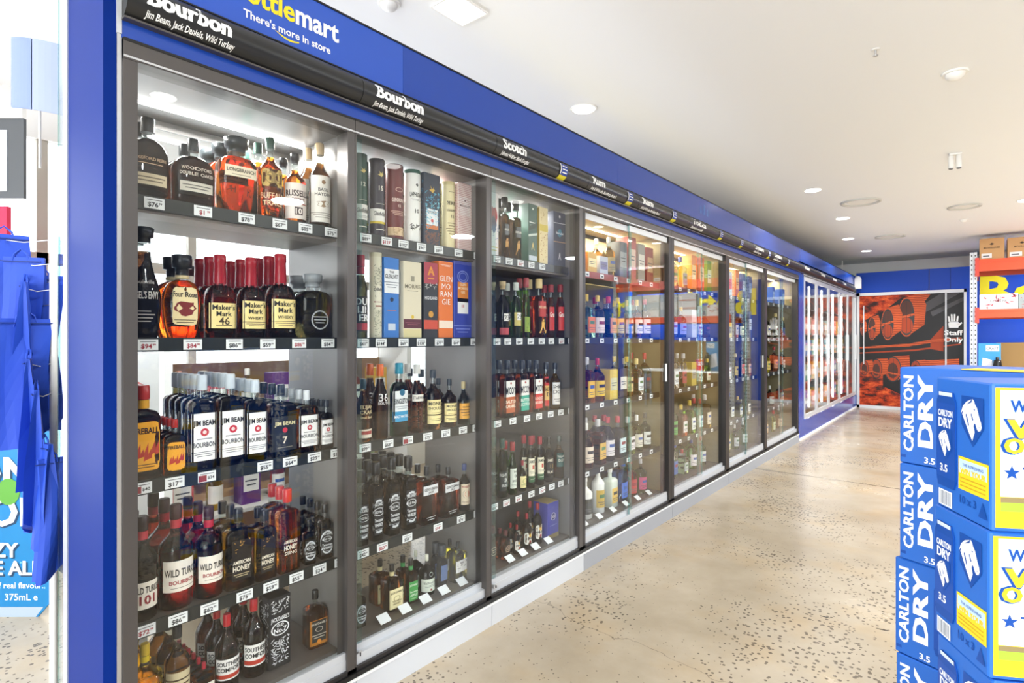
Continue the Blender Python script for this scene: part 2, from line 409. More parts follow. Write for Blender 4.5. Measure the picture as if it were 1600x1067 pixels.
# ------------------------------------------------------------------ bottles, tubes and boxes
# shape: body top, shoulder top, section exponent, depth/width, neck radius/height, shoulder roundness, base width, cap from, cap radius factor
SH = {
    'std':    (.60, .76, 2, 1, .047, 1.3, 1, .86, 1.12),
    'tall':   (.56, .80, 2, 1, .045, 1.6, 1, .84, 1.1),
    'wine':   (.58, .74, 2, 1, .045, 1.1, 1, .84, 1.05),
    'flask':  (.50, .74, 2.6, .52, .062, .75, .96, .82, 1.25),
    'flat':   (.62, .74, 3.0, .50, .050, .8, 1, .85, 1.15),
    'pear':   (.36, .78, 2, .62, .052, 1.2, .78, .86, 1.3),
    'orb':    (.42, .70, 2.3, .62, .07, .72, .72, .76, 1.35),
    'maker':  (.46, .64, 3.2, .8, .062, .95, 1, .70, 1.1),
    'square': (.62, .72, 7, 1, .050, .8, 1, .84, 1.2),
    'slab':   (.68, .76, 6, .6, .047, .7, 1, .84, 1.12),
    'decant': (.60, .74, 4, .75, .11, .6, 1, .80, 1.15),
}
NSEG = 22
def sup(t, rx, ry, n):
    c, s = math.cos(t), math.sin(t)
    return rx * math.copysign(abs(c) ** (2 / n), c), ry * math.copysign(abs(s) ** (2 / n), s)
def prof(sh, W, H):
    """rings (z, lateral half width, depth half width, exponent) of a bottle without its cap"""
    bt, st, n, dw, nr, rd, bw, ct, cr = SH[sh]; D = W * dw; nr = min(nr * H, W * .8)
    R = [(0, W * bw * .9, D * bw * .9, n), (.012 * H, W * bw, D * bw, n)]
    if bw < 1:
        for t in (.3, .6, .85): 
            f = bw + (1 - bw) * math.sin(t * math.pi / 2); R.append((bt * H * t, W * f, D * f, n))
    R.append((bt * H, W, D, n))
    for i in range(1, 8):
        t = i / 7.0
        f = (1 - t ** 2) ** .5 if rd < 1 else (1 - (t ** 1.2)) ** rd if rd < 1.2 else .5 + .5 * math.cos(math.pi * t ** .85)
        k = f
        R.append(((bt + (st - bt) * t) * H, nr + (W - nr) * k, nr + (D - nr) * k, 2 + (n - 2) * k))
    R.append((ct * H + .004, nr * .96, nr * .96, 2))
    return R, nr
def half_at(R, z):
    for a, b in zip(R, R[1:]):
        if a[0] <= z <= b[0]:
            t = (z - a[0]) / max(b[0] - a[0], 1e-6)
            return [a[i] + (b[i] - a[i]) * t for i in (1, 2, 3)]
    return list(R[-1][1:]) if z > R[-1][0] else list(R[0][1:])
def surf(R, z_off=0, lift=.0007):
    def fn(u, v, d=0):
        z = v; W, D, n = half_at(R, z)
        if n < 2.8:
            a = max(-1.45, min(1.45, u / W)); x, y = sup(a, D, W, n)
            if n > 2.05: x += .0009
            return (x + lift + d, y * (1 + lift / W), z)
        y = max(-W * .995, min(W * .995, u)); x = D * (1 - abs(y / W) ** n) ** (1 / n)
        return (x + lift + d, y, z)
    return fn
def ragged(w, h, n=26, am=.04, sq=6):
    out = []
    for i in range(n):
        t = 2 * math.pi * i / n; x, y = sup(t, w / 2, h / 2, sq); k = 1 - random.random() * am * 2
        out.append((x * k, y * k))
    return out
def draw(mb, fn, items, u0, u1, v0, v1, nohelp=False):
    """items on the rectangle u0..u1, v0..v1: ('text', v, h, colour[, bold]) or '@shape' entries"""
    w, h = u1 - u0, v1 - v0; uc = (u0 + u1) / 2; lift = .0004
    for it in items:
        t, vv, hh, c = it[:4]; c = ink(c) if isinstance(c, str) else c
        V = v0 + vv * h; Hh = hh * h
        if t == '@band':                        # full-width stripe
            patch(mb, fn, u0, u1, V - Hh / 2, V + Hh / 2, c, .0002)
        elif t == '@disc':
            mb.prism([(uc + Hh / 2 * math.cos(a), V + Hh / 2 * math.sin(a)) for a in [2 * math.pi * i / 14 for i in range(14)]], lambda a, b, d: fn(a, b, .0003 + d), c)
        elif t == '@ring':
            k = it[4] if len(it) > 4 else 1.0
            n = 20; ro, ri = Hh / 2, Hh / 2 * .86
            P = [(uc + r * k * math.cos(2 * math.pi * i / n), V + r * math.sin(2 * math.pi * i / n)) for i in range(n) for r in (ro, ri)]
            mb.add([fn(a, b, .0004) for a, b in P], [(2 * i, (2 * i + 2) % (2 * n), (2 * i + 3) % (2 * n), 2 * i + 1) for i in range(n)], c)
        elif t == '@blob':
            k = it[4] if len(it) > 4 else 1.0
            n = 16; st = random.Random(len(items) + int(Hh * 9999))
            P = [(uc + Hh / 2 * k * math.cos(2 * math.pi * i / n) * (.7 + .5 * st.random()), V + Hh / 2 * math.sin(2 * math.pi * i / n) * (.7 + .5 * st.random())) for i in range(n)]
            mb.add([fn(a, b, .00045) for a, b in P] + [fn(uc, V, .00045)], [(i, (i + 1) % n, n) for i in range(n)], c)
        elif t == '@flame':                     # licking flames
            st = random.Random(3)
            for i in range(7):
                a = uc + (i - 3) * Hh * .13; b = V - Hh / 2 + st.random() * Hh * .25; e = Hh * (.3 + .5 * st.random()); ww = Hh * .07
                mb.prism([(a - ww, b), (a + ww, b + e * .1), (a + ww * 1.2, b + e * .45), (a + ww * .2 + e * .1, b + e), (a - ww * .6, b + e * .5)], lambda p, q, d: fn(p, q, .00045 + d), c)
        elif t == '@bird':                      # small perched bird / stag like mark
            for P in ([(-.5, -.1), (.1, -.4), (.45, 0), (.2, .2), (-.1, .1)], [(.1, .1), (.3, .5), (.2, .1)], [(-.1, 0), (-.35, .5), (-.05, .15)]):
                mb.prism([(uc + a * Hh, V + b * Hh) for a, b in P], lambda p, q, d: fn(p, q, .00045 + d), c)
        elif t == '@walker':                    # striding figure mark
            for P in ([(-.1, .35), (.08, .35), (.12, .5), (-.04, .5)], [(-.15, -.02), (.12, -.02), (.14, .33), (-.14, .33)], [(-.15, 0), (.0, 0), (-.25, -.5), (-.34, -.46)], [(.0, 0), (.12, 0), (.34, -.45), (.24, -.5)]):
                mb.prism([(uc + a * Hh, V + b * Hh) for a, b in P], lambda p, q, d: fn(p, q, .00045 + d), c)
        elif t == '@lines':                     # rows of fine print
            n = it[4] if len(it) > 4 else 3
            for i in range(n):
                q = V - Hh / 2 + Hh * (i + .5) / n; ww = w * (.30 + .10 * ((i * 7) % 3))
                patch(mb, fn, uc - ww, uc + ww, q - Hh / n * .16, q + Hh / n * .16, c, .0003)
        elif t == '@lattice':
            n = 11; mrows = max(3, int(h / w * n))
            for j in range(mrows):
                for i in range(n):
                    a = u0 + (i + .5 + .5 * (j % 2)) * w / (n + .5); b = v0 + (j + .5) * h / mrows; q = w / n * .33
                    mb.prism([(a - q, b), (a, b - q), (a + q, b), (a, b + q)], lambda p, r, d: fn(p, r, .0003 + d), c)
        elif t == '@swirl':
            st = random.Random(11)
            for i in range(it[4] if len(it) > 4 else 30):
                a = u0 + w * (.08 + .84 * st.random()); b = V - Hh / 2 + Hh * st.random(); an = st.random() * 3.14; l = w * (.05 + .09 * st.random()); q = w * .014
                dx, dy = math.cos(an) * l, math.sin(an) * l; nx, ny = -math.sin(an) * q, math.cos(an) * q
                P = [(a - dx, b - dy), (a + nx * 2, b + ny * 2), (a + dx, b + dy), (a - nx, b - ny)]
                P = [(max(u0, min(u1, x)), y) for x, y in P]
                mb.prism(P, lambda p, r, d: fn(p, r, .0003 + d), c)
        elif t == '@wave':
            n = 12; P = [(u0 + w * i / n, V + Hh / 2 * (math.cos(2 * math.pi * i / n) * -.5)) for i in range(n + 1)]
            lo = v0
            mb.add([fn(a, b, .00025) for a, b in P] + [fn(a, lo, .00025) for a, b in P], [(i + n + 1, i + n + 2, i + 1, i) for i in range(n)], c)
        elif t == '@diag':
            mb.prism([(u0, V - Hh * .9), (u1, V + Hh * .1), (u1, V + Hh * .9), (u0, V - Hh * .1)], lambda p, q, d: fn(p, q, .00035 + d), c)
        elif t == '@rect':                      # ('@rect', v, h, colour, width share)
            ww = w * it[4] / 2; patch(mb, fn, uc - ww, uc + ww, V - Hh / 2, V + Hh / 2, c, .00028)
        else:
            put_text(mb, t, fn, uc, V, Hh, c, maxw=w * .9, bold=it[4] if len(it) > 4 else .014, lift=.0006)
def patch(mb, fn, u0, u1, v0, v1, m, lift=0, nu=10, nv=1):
    vs = [fn(u0 + (u1 - u0) * i / nu, v0 + (v1 - v0) * j / nv, lift) for j in range(nv + 1) for i in range(nu + 1)]
    mb.add(vs, [(j * (nu + 1) + i, j * (nu + 1) + i + 1, (j + 1) * (nu + 1) + i + 1, (j + 1) * (nu + 1) + i) for j in range(nv) for i in range(nu)], m, True)

def make_bottle(p, W, H):
    """p: product dict; W full width, H full height; returns top-level mesh with cap and labels as parts"""
    sh = p.get('sh', 'std'); R, nr = prof(sh, W / 2, H); bt, st, n, dw, _, _, _, ct, cr = SH[sh]
    liq = p['liq']; fill = p.get('fill', min(st + .05, ct - .02)) * H
    lm = liquid(liq[1:]) if liq[0] == '~' else mat('glaze_' + liq, hexc(liq), .18, coat=.4)
    rings = [[(lambda c: (c[0], c[1], z))(sup(2 * math.pi * i / NSEG, D, Wd, nn)) for i in range(NSEG)] for z, Wd, D, nn in R]
    lo = [r for r, q in zip(rings, R) if q[0] <= fill]; hi = [r for r, q in zip(rings, R) if q[0] > fill]
    b = MB(); b.loft(lo, lm, True, False)
    if hi: b.loft([lo[-1]] + hi, BOTGLASS if liq[0] == '~' else lm, False, True)
    o = b.build(p.get('nm', 'whisky_bottle'))
    c = MB(); r = nr * cr; z0 = ct * H; cm = ink(p['cap'], .3)
    pts = [(z0, r * .98), (z0 + .002, r), (H - .004, r), (H, r * .86)]
    if p.get('cork'): pts = [(z0, nr * 1.02), (z0 + (H - z0) * .35, nr * 1.02), (z0 + (H - z0) * .36, r * 1.1), (H - .003, r * 1.18), (H, r * 1.0)]
    if p.get('wax'):
        z0 = (ct - .05) * H; pts = [(z0, nr * 1.06), (z0 + .01, nr * 1.14), (H * .90, nr * 1.02), (H * .91, nr * 1.12), (H - .004, nr * 1.1), (H, nr * .9)]
    c.lathe(pts, cm, 16)
    if p.get('wax'):
        for k in range(6):
            a = k * 1.05 + .3; l = .012 + .014 * ((k * 5) % 3)
            c.prism([(-.004, 0), (.004, 0), (.003, -l), (-.003, -l)], lambda u, v, d, a=a: ((nr * 1.07 + d) * math.cos(a) - u * math.sin(a), (nr * 1.07 + d) * math.sin(a) + u * math.cos(a), z0 + v + .002), cm, .002)
    c.build('wax_seal' if p.get('wax') else 'cap', o)
    if p.get('collar'):
        k = MB(); k.lathe([(st * H + .004, nr * 1.06), (ct * H - .002, nr * 1.06)], ink(p['collar']), 16, cap0=False, cap1=False); k.build('neck_label', o)
    fn = surf(R)
    for L in p.get('lab', ()):
        z0, z1, wf, paper, items = L
        b = MB(); hw = W / 2 * wf * ((1.35 if dw > .9 else 1.08) if n < 2.8 else .97); z0 *= H; z1 *= H
        if paper:
            if paper[0] == '*':                  # torn-edge label
                P = ragged(2 * hw, z1 - z0, 30, .035); zc = (z0 + z1) / 2
                nn = len(P)
                b.add([fn(0, zc, 0)] + [fn(a * q, zc + c_ * q, 0) for q in (.5, 1) for a, c_ in P],
                      [(0, 1 + i, 1 + (i + 1) % nn) for i in range(nn)] + [(1 + i, 1 + nn + i, 1 + nn + (i + 1) % nn, 1 + (i + 1) % nn) for i in range(nn)], ink(paper[1:]))
            else: patch(b, fn, -hw, hw, z0, z1, ink(paper), 0, 10, 4)
        draw(b, fn, items, -hw, hw, z0, z1)
        b.build('label', o)
    return o
def make_tube(p, W, H):
    r = W / 2; b = MB(); body = ink(p['liq'], .4)
    b.lathe([(0, r * .99), (.002, r), (H - .018, r)], body, 26)
    o = b.build(p.get('nm', 'gift_tube')); c = MB()
    c.lathe([(H - .018, r * 1.01), (H - .002, r * 1.01), (H, r * .97)], ink(p['cap'], .35), 26); c.build('lid', o)
    R = [(0, r, r, 2), (H, r, r, 2)]; fn = surf(R)
    for z0, z1, wf, paper, items in p.get('lab', ()):
        k = MB(); hw = r * 1.45 * wf
        if paper: patch(k, fn, -hw, hw, z0 * H, z1 * H, ink(paper), 0, 12, 1)
        draw(k, fn, items, -r * 1.0 * wf, r * 1.0 * wf, z0 * H, z1 * H); k.build('label', o)
    return o
def make_box(p, W, H, D=None):
    D = D or W * .95; b = MB(); m0 = ink(p['liq'], .4)
    b.rbox(-D / 2, D / 2, -W / 2, W / 2, 0, H, m0, .0015, 1)
    o = b.build(p.get('nm', 'gift_box'))
    t = MB(); t.box(-D / 2 + .002, D / 2 - .002, -W / 2 + .002, W / 2 - .002, H, H + .0012, ink(p['cap'], .4)); t.build('lid', o)
    def front(u, v, d=0): return (D / 2 + .0006 + d, u, v)
    def side(u, v, d=0): return (u, -W / 2 - .0006 - d, v)
    for z0, z1, wf, paper, items in p.get('lab', ()):
        k = MB(); hw = W / 2 * wf * .99
        if paper: patch(k, front, -hw, hw, z0 * H, z1 * H, ink(paper), 0, 1, 1)
        draw(k, front, items, -hw, hw, z0 * H, z1 * H); k.build('label', o)
    if p.get('side'):
        k = MB()
        draw(k, side, p['side'], -D / 2 * .98, D / 2 * .98, .01, H - .005); k.build('side_print', o)
    return o

A1, A2, A3, A4 = '~8a2c0c', '~b8541a', '~5a1c0e', '~d9a24a'
JB = [(.10, .60, 1.0, 'f4f4f2', [('JIM BEAM', .80, .115, '17181c', .03), ('@disc', .60, .17, 'c4303c'), ('@disc', .60, .08, 'f1d9d6'), ('@lines', .46, .05, '55555a', 1), ('BOURBON', .34, .10, '1c1d22', .02), ('@lines', .14, .13, '77777c', 3)])]
JDL = [(.08, .55, .95, '15171a', [('@ring', .5, .92, 'c9cdd0', .62), ('JACK DANIEL\'S', .83, .09, 'e6e9ea', .015), ('@ring', .62, .22, 'd5d8da', 1.6), ('OLD No.7', .62, .07, 'e6e9ea'), ('Tennessee', .40, .09, 'e6e9ea'), ('WHISKEY', .27, .09, 'e6e9ea', .02), ('@lines', .12, .1, '9a9da0', 2)])]
P = {
 'woodford': dict(sh='flask', liq=A3, cap='1d2226', lab=[(.16, .30, .8, 'd9c9a6', [('@lines', .5, .6, '6b5a44', 2)]), (.42, .62, .8, None, [('WOODFORD RESERVE', .3, .2, 'c8a988'), ('@lines', .0, .15, 'c8a988', 1)])], d='broad dark amber flask with cream strip label'),
 'oaked': dict(sh='flask', liq='~3c1410', cap='23282c', lab=[(.20, .34, .72, 'cfcabb', [('@lines', .5, .6, '54504a', 2)]), (.46, .62, .8, None, [('WOODFORD', .5, .3, 'cfc9bb'), ('DOUBLE OAKED', .0, .3, 'cfc9bb')])], d='squat near-black flask with pale strip label'),
 'longb': dict(sh='decant', liq=A2, cap='2b3134', cork=1, lab=[(.46, .60, .86, 'e9dcc0', [('LONGBRANCH', .62, .34, '33291f', .02), ('@lines', .2, .15, '7a6a55', 1)])], d='orange decanter bottle with cream shoulder label'),
 'buffalo': dict(sh='std', liq=A2, cap='2c4a40', lab=[(.38, .60, .75, '*c9a85c', [('@blob', .5, .7, '8a7038', 1.4)]), (.14, .34, .9, None, [('BUFFALO', .7, .35, 'e8cfa0'), ('TRACE', .25, .3, 'e8cfa0')])], d='amber bottle with tan torn-edge animal label'),
 'russell': dict(sh='std', liq=A2, cap='2a2a2e', cork=1, lab=[(.06, .56, 1, 'eadfd6', [("RUSSELL'S", .72, .17, '3a1a1c', .03), ('RESERVE', .55, .07, '6b2c2c'), ('@band', .42, .03, 'a8402c'), ('@rect', .22, .22, '3a2224', .28), ('10', .22, .16, 'f3e9e0', .03)])], d='round amber bottle with pink-white label reading 10'),
 'basil': dict(sh='std', liq='~6a3418', cap='c9b08c', lab=[(.06, .60, .95, 'ece7dd', [('@disc', .86, .09, '8b6a48'), ('BASIL', .70, .07, '3a3630'), ('HAYDEN', .60, .07, '3a3630'), ('@blob', .40, .15, '9d8464', 2.0), ('@lines', .15, .14, '8c857a', 3)])], d='brown bottle with tall off-white paper label'),
 'angel': dict(rot=-.3, sh='pear', liq='~2a0e0c', cap='22262b', cork=1, lab=[(.30, .56, .95, None, [('Louisville', .80, .13, 'b8b2ad'), ("ANGEL'S ENVY", .35, .26, 'd8d4cf', .02)]), (.14, .26, .6, None, [('@lines', .5, 1, 'b8b2ad', 4)])], d='tall pear-shaped dark bottle with white lettering'),
 'roses': dict(sh='orb', liq='~c2501a', cap='22252a', cork=1, collar='d9c79a', lab=[(.15, .62, .60, '*efdca8', [('Four Roses', .80, .14, '2a2018', .02), ('@blob', .45, .38, '7a2320', 1.2), ('@lines', .12, .12, '6b5a44', 2)])], d='round orange decanter with rose emblem label'),
 'mark46': dict(sh='maker', liq='~6e2410', cap='9e1f2c', wax=1, lab=[(.12, .42, .95, 'f0dc94', [("Maker's", .83, .2, '1e1a14', .02), ('Mark', .58, .2, '1e1a14', .02), ('46', .3, .3, '4a3a28'), ('@lines', .12, .1, '6b5a44', 1)])], d='red-waxed bottle with square yellow label numbered 46'),
 'mark': dict(sh='maker', liq='~5a1e10', cap='9e1f2c', wax=1, lab=[(.12, .46, .95, 'f0dc94', [("Maker's", .85, .18, '1e1a14', .02), ('Mark', .63, .18, '1e1a14', .02), ('WHISKY', .38, .11, '2b241a', .02), ('@lines', .17, .2, '6b5a44', 3)])], d='red-waxed squat bottle with square yellow label'),
 'jar': dict(sh='decant', liq='~4a3a30', cap='8e9498', cork=1, lab=[(.12, .45, .5, None, [('@ring', .5, .9, 'a9adb0'), ('@lines', .5, .4, 'b5b9bb', 3)])], d='squat smoky decanter with steel stopper'),
 'fire': dict(sh='flat', liq='~7c260c', cap='b42a22', collar='e0a428', lab=[(.08, .62, .92, '*f2a81e', [('FIREBALL', .82, .12, '2a1408', .03), ('@flame', .47, .5, 'b8301c'), ('@lines', .13, .1, '4a2a10', 2)])], d='broad amber bottle with scorched yellow flame label'),
 'firesm': dict(sh='flat', liq='~8a2e0c', cap='b42a22', lab=[(.08, .60, .85, '*f2a81e', [('FIREBALL', .82, .12, '2a1408', .03), ('@flame', .45, .5, 'b8301c')])], d='small amber bottle with scorched yellow flame label'),
 'beam': dict(sh='slab', liq='~3a1c14', cap='c9d4dc', lab=JB, d='white-capped bottle with large white label and red seal'),
 'beam7': dict(sh='slab', liq='~3c1810', cap='1d2731', lab=[(.08, .56, .95, '22262b', [('JIM BEAM', .80, .11, 'd8cfa0', .03), ('@disc', .60, .15, 'c4303c'), ('7', .32, .2, 'e8dfc8', .03), ('@lines', .1, .06, '9a9482', 1)])], d='dark bottle with black label and a figure seven'),
 'beamsm': dict(sh='slab', liq='~8a3414', cap='d9dfe2', lab=JB, d='smaller white-capped bottle with white label'),
 'beamfl': dict(sh='flat', liq='~5a2014', cap='2b3038', lab=JB, d='small flat hip bottle with white label'),
 'wt101': dict(rot=.12, sh='std', liq='~3a0e0a', cap='2a1a1c', collar='b8283a', lab=[(.12, .38, .95, 'ece4d6', [('WILD TURKEY', .72, .25, '26201c', .02), ('101', .35, .34, '8c2430', .03)])], d='very dark bottle with cream label numbered 101'),
 'wt': dict(rot=.12, sh='std', liq='~8c160c', cap='3a1a1c', collar='b8283a', lab=[(.18, .48, .95, 'efe7da', [('WILD TURKEY', .62, .24, '26201c', .02), ('BOURBON', .30, .13, 'a23038', .02), ('@lines', .12, .06, '8a8278', 1)])], d='red-amber bottle with cream label and red neck strip'),
 'honey': dict(sh='slab', liq='~6e4218', cap='27282a', lab=[(.12, .62, .7, '1d1712', [('@swirl', .85, .3, 'c89848', 8), ('AMERICAN', .45, .09, 'ece4d0', .02), ('HONEY', .30, .13, 'ece4d0', .03), ('@lines', .12, .1, 'c8b890', 2)])], d='golden bottle with black panel and white lettering'),
 'sting': dict(sh='slab', liq='~a04e14', cap='c83a2c', lab=[(.15, .60, .7, None, [('AMERICAN', .50, .09, 'ece4d0', .02), ('HONEY', .35, .13, 'ece4d0', .03), ('STING', .2, .09, 'ece4d0')])], d='amber bottle with tall red cap'),
 'jdsm': dict(sh='square', liq='~4a1c10', cap='17181a', lab=JDL, d='small square bottle with black label'),
 'jd': dict(sh='square', liq='~2a1410', cap='17181a', lab=JDL, d='square bottle with ornate black label and cap'),
 'plain': dict(sh='std', liq='~c88a30', cap='d8b428', collar='e0c020', lab=[], d='golden bottle with yellow neck band'),
 'rum': dict(sh='std', liq='~8a4a18', cap='1c1e20', lab=[(.2, .5, .9, 'd8c8a0', [('@lines', .5, .6, '4a3a20', 3)])], d='amber bottle with tall black cap'),
 'redcap': dict(sh='slab', liq='~9a4018', cap='a82030', lab=[(.12, .5, .9, 'ece2d0', [('@lines', .5, .6, '5a3020', 3)])], d='small amber bottle with red screw cap'),
 'comfort': dict(sh='tall', liq='~3c0e0c', cap='b42028', lab=[(.16, .44, .95, 'efece6', [('SOUTHERN', .78, .2, '17171a', .03), ('COMFORT', .5, .2, '17171a', .03), ('@band', .17, .2, 'b83a28')])], d='dark red bottle with white label and red cap'),
 'tin': dict(k='box', liq='17181c', cap='101114', nm='gift_box', lab=[(.02, .98, .96, None, [('@swirl', .88, .18, 'e4e6e8', 40), ("JACK DANIEL'S", .70, .06, 'f0f1f2', .02), ('@ring', .55, .20, 'f0f1f2', 1.4), ('OLD', .60, .04, 'f0f1f2', .02), ('No.7', .53, .07, 'f0f1f2', .03), ('@swirl', .23, .36, 'e4e6e8', 90)])], side=[('@swirl', .5, .9, 'd0d2d4', 110)], d='black and white patterned tin gift box'),
 'jdfire': dict(sh='square', liq='~6a2410', cap='121314', lab=[(.06, .52, .95, 'b8741c', [('@rect', .55, .85, '2a2b2c', .8), ("JACK DANIEL'S", .85, .08, 'dcd6c4', .02), ('@ring', .62, .2, 'dcd6c4', 1.5), ('@lines', .35, .2, 'c8c2b0', 2), ('@disc', .14, .17, 'e09030')])], d='lone square bottle with black and orange label'),
 # second bay
 'gf12': dict(k='tube', liq='1f4a3e', cap='1b4038', lab=[(.18, .37, 1, 'ecebe4', [('Glenfiddich', .62, .30, '2b2b28', .02), ('@lines', .2, .2, '9a9a92', 2)]), (.40, .99, 1, None, [('@bird', .66, .14, 'd8c47a'), ('12', .38, .09, 'e8e4d4'), ('@lines', .04, .03, 'c8c8b8', 1)]), (.03, .16, 1, None, [('@lines', .5, .3, 'd8d8c8', 1)])], d='dark green whisky tube with gold stag, numbered 12'),
 'gf15': dict(k='tube', liq='38343f', cap='302c36', lab=[(.20, .36, 1, 'ecebe4', [('Glenfiddich', .62, .34, '2b2b28', .02)]), (.17, .20, 1, 'd8c040', []), (.40, .99, 1, None, [('@bird', .68, .15, 'd8c47a'), ('15', .38, .10, 'e8e4d4'), ('@lines', .04, .03, 'c8c8b8', 1)]), (.03, .16, 1, None, [('@lines', .5, .3, 'd8d8c8', 1)])], d='charcoal whisky tube with gold stag, numbered 15'),
 'gdron': dict(k='tube', liq='6a2a2c', cap='5c3a3c', lab=[(.06, .17, 1, 'd8bc94', [('@swirl', .5, .9, 'a8845c', 30)]), (.2, .9, 1, None, [('@ring', .66, .08, 'e8c8b8', 2), ('GLENDRONACH', .47, .07, 'f2dcd0', .02), ('12', .36, .05, 'f2dcd0', .02), ('@lines', .22, .10, 'e0b8a4', 3)])], d='maroon whisky tube with cream base band'),
 'laph': dict(k='tube', liq='ecece6', cap='2e5a50', lab=[(.1, .9, 1, None, [('@blob', .86, .05, '5a5a56'), ('LAPHROAIG', .70, .075, '1f2a26', .02), ('@lines', .61, .04, '8a8a84', 2), ('10', .42, .07, '2a2a28', .01), ('@swirl', .14, .1, '2a2a28', 34)])], d='white whisky tube with green lid, numbered 10'),
 'talisk': dict(k='box', liq='1c2c42', cap='202a38', lab=[(.0, 1, 1, None, [('@swirl', .5, .5, '4aa0c0', 60), ('@swirl', .42, .4, '8ad0dc', 30), ('@bird', .78, .11, 'd8b450'), ('@rect', .40, .22, 'e8ebec', .7), ('TALISKER', .47, .03, '3a3a40', .01), ('@disc', .35, .05, 'c84848'), ('@rect', .26, .06, 'c87030', .75), ('@swirl', .1, .18, '7a4a30', 80)])], side=[('@swirl', .5, .8, '3a7aa0', 60)], d='tall navy sea-print whisky box'),
 'balv': dict(k='tube', liq='e4d7a8', cap='d8c894', lab=[(.05, .95, 1, None, [('@lines', .88, .02, '6a5a3a', 1), ('THE BALVENIE', .70, .06, '3a2c1c', .02), ('DOUBLEWOOD', .58, .04, '4a3a28'), ('12', .48, .05, '4a3a28'), ('@lines', .28, .22, '9a8a64', 5)])], d='short cream whisky tube'),
 'macal': dict(k='box', liq='ead8d2', cap='c89890', lab=[(0, 1, 1, None, [('@lattice', .5, 1, 'a84848'), ('@rect', .66, .28, 'efe8e4', .8), ('@disc', .75, .03, '5a3a38'), ('MACALLAN', .67, .03, '5a3a38')])], side=[('@lattice', .5, 1, 'b85858')], d='red lattice-patterned whisky box'),
 'dublin': dict(sh='std', liq='~1c1412', cap='9c3444', collar='a23848', lab=[(.08, .50, 1, '26211f', [('DUB', .86, .2, 'eeeeec', .03), ('LIN', .63, .2, 'eeeeec', .03), ('ER', .40, .2, 'eeeeec', .03), ('@band', .14, .2, 'b03a44')])], d='dark bottle with stacked white capitals and pink base'),
 'toban': dict(k='tube', liq='d9d6bd', cap='cfcbae', lab=[(.0, .95, 1, None, [('@swirl', .70, .4, '6b7262', 80), ('@swirl', .2, .35, '8a9078', 60), ('@rect', .5, .30, 'e6e2cc', .6), ('OBAN', .60, .04, '2c2c28', .02), ('@lines', .42, .1, '8a4038', 2)])], d='pale cream whisky tube with grey leaf pattern'),
 'glenl': dict(k='box', liq='3a78c4', cap='2c68b4', lab=[(.56, .86, 1, 'e9ebec', [('THE', .88, .1, '2a2a30'), ('GLENLIVET', .70, .17, '23242c', .02), ('@lines', .35, .3, '7a8088', 3)]), (.0, .56, 1, None, [('@disc', .86, .10, '1c2c48'), ('@lines', .62, .04, 'c8703c', 1), ('@rect', .25, .15, 'c8d4e0', .5)])], d='bright blue and white whisky box'),
 'morris': dict(k='box', liq='dcd3b8', cap='d2c8ac', lab=[(.0, 1, 1, None, [('@rect', .78, .07, '9a937c', .2), ('MORRIS', .68, .055, '7a7460', .01), ('@lines', .62, .02, '8a846c', 1), ('@disc', .28, .05, 'd8b838')]), (.0, .12, 1, 'd8cc98', []), (.13, .25, 1, '5c2430', [('@lines', .5, .4, 'a86070', 2)])], d='plain cream whisky box'),
 'aber': dict(k='box', liq='25262a', cap='2c2c30', lab=[(.72, 1, 1, 'a8404c', [('A', .62, .42, 'e09038', .04), ('@rect', .25, .06, 'e09038', .45)]), (.1, .72, 1, None, [('@swirl', .95, .12, 'c8c8c4', 20), ('HIGHLAND', .70, .07, 'd8d8d8', .02), ('@disc', .35, .14, 'c89030')]), (.12, .24, 1, 'c84a30', [])], d='black whisky box with sunset top'),
 'gmor': dict(k='box', liq='e2742c', cap='d86820', lab=[(.0, 1, 1, None, [('@lines', .95, .03, 'f4e4d4', 2), ('GLEN', .78, .075, 'f6efe6', .0), ('MO', .68, .075, 'f6efe6', .0), ('RAN', .58, .075, 'f6efe6', .0), ('GIE', .48, .075, 'f6efe6', .0), ('@rect', .18, .10, 'f0dcc8', 1.0)])], d='bright orange whisky box with stacked white letters'),
 'gmorb': dict(k='box', liq='3444a4', cap='2c3c98', lab=[(.0, 1, 1, None, [('@ring', .80, .16, '8a98dc', 1.3), ('@ring', .80, .11, '8a98dc', 1.3), ('@rect', .60, .26, 'e08838', .6), ('@rect', .42, .20, 'f0efee', .6), ('GLEN', .70, .035, 'f8e8c8'), ('MORAN', .65, .035, 'f8e8c8'), ('GIE', .60, .035, 'f8e8c8'), ('18', .42, .04, 'c04838'), ('@lines', .12, .12, '7a88d4', 3)])], d='cobalt blue whisky box with orange label'),
 'elijah': dict(sh='tall', liq='~6a3010', cap='1f3a44', lab=[(.30, .60, .95, None, [('ELIJAH', .85, .2, 'e0cca0', .02), ('CRAIG', .58, .2, 'e0cca0', .02), ('Small Batch', .30, .12, 'e0cca0')]), (.06, .20, .8, 'e6dcc8', [('@rect', .6, .4, 'a03c38', .7)])], d='amber bottle with gold lettering and small square label'),
 's36': dict(sh='tall', liq='~3a1a10', cap='d8682c', lab=[(.46, .64, .9, None, [('36', .55, .6, 'dcdad6', .01), ('SOUTH', .1, .2, 'dcdad6')])], d='dark bottle with orange cap'),
 'single': dict(sh='flat', liq='~1a2a2c', cap='2a8aa4', lab=[(.34, .62, 1, 'e4e8e8', [('@disc', .92, .34, '2a6a88'), ('SINGLETON', .50, .26, '1c2428', .02), ('@lines', .18, .2, '8a9498', 2)]), (.20, .34, 1, '2c94c4', [('MALT MASTER\'S', .5, .26, 'eef4f6')])], d='broad dark bottle with white and sky-blue label'),
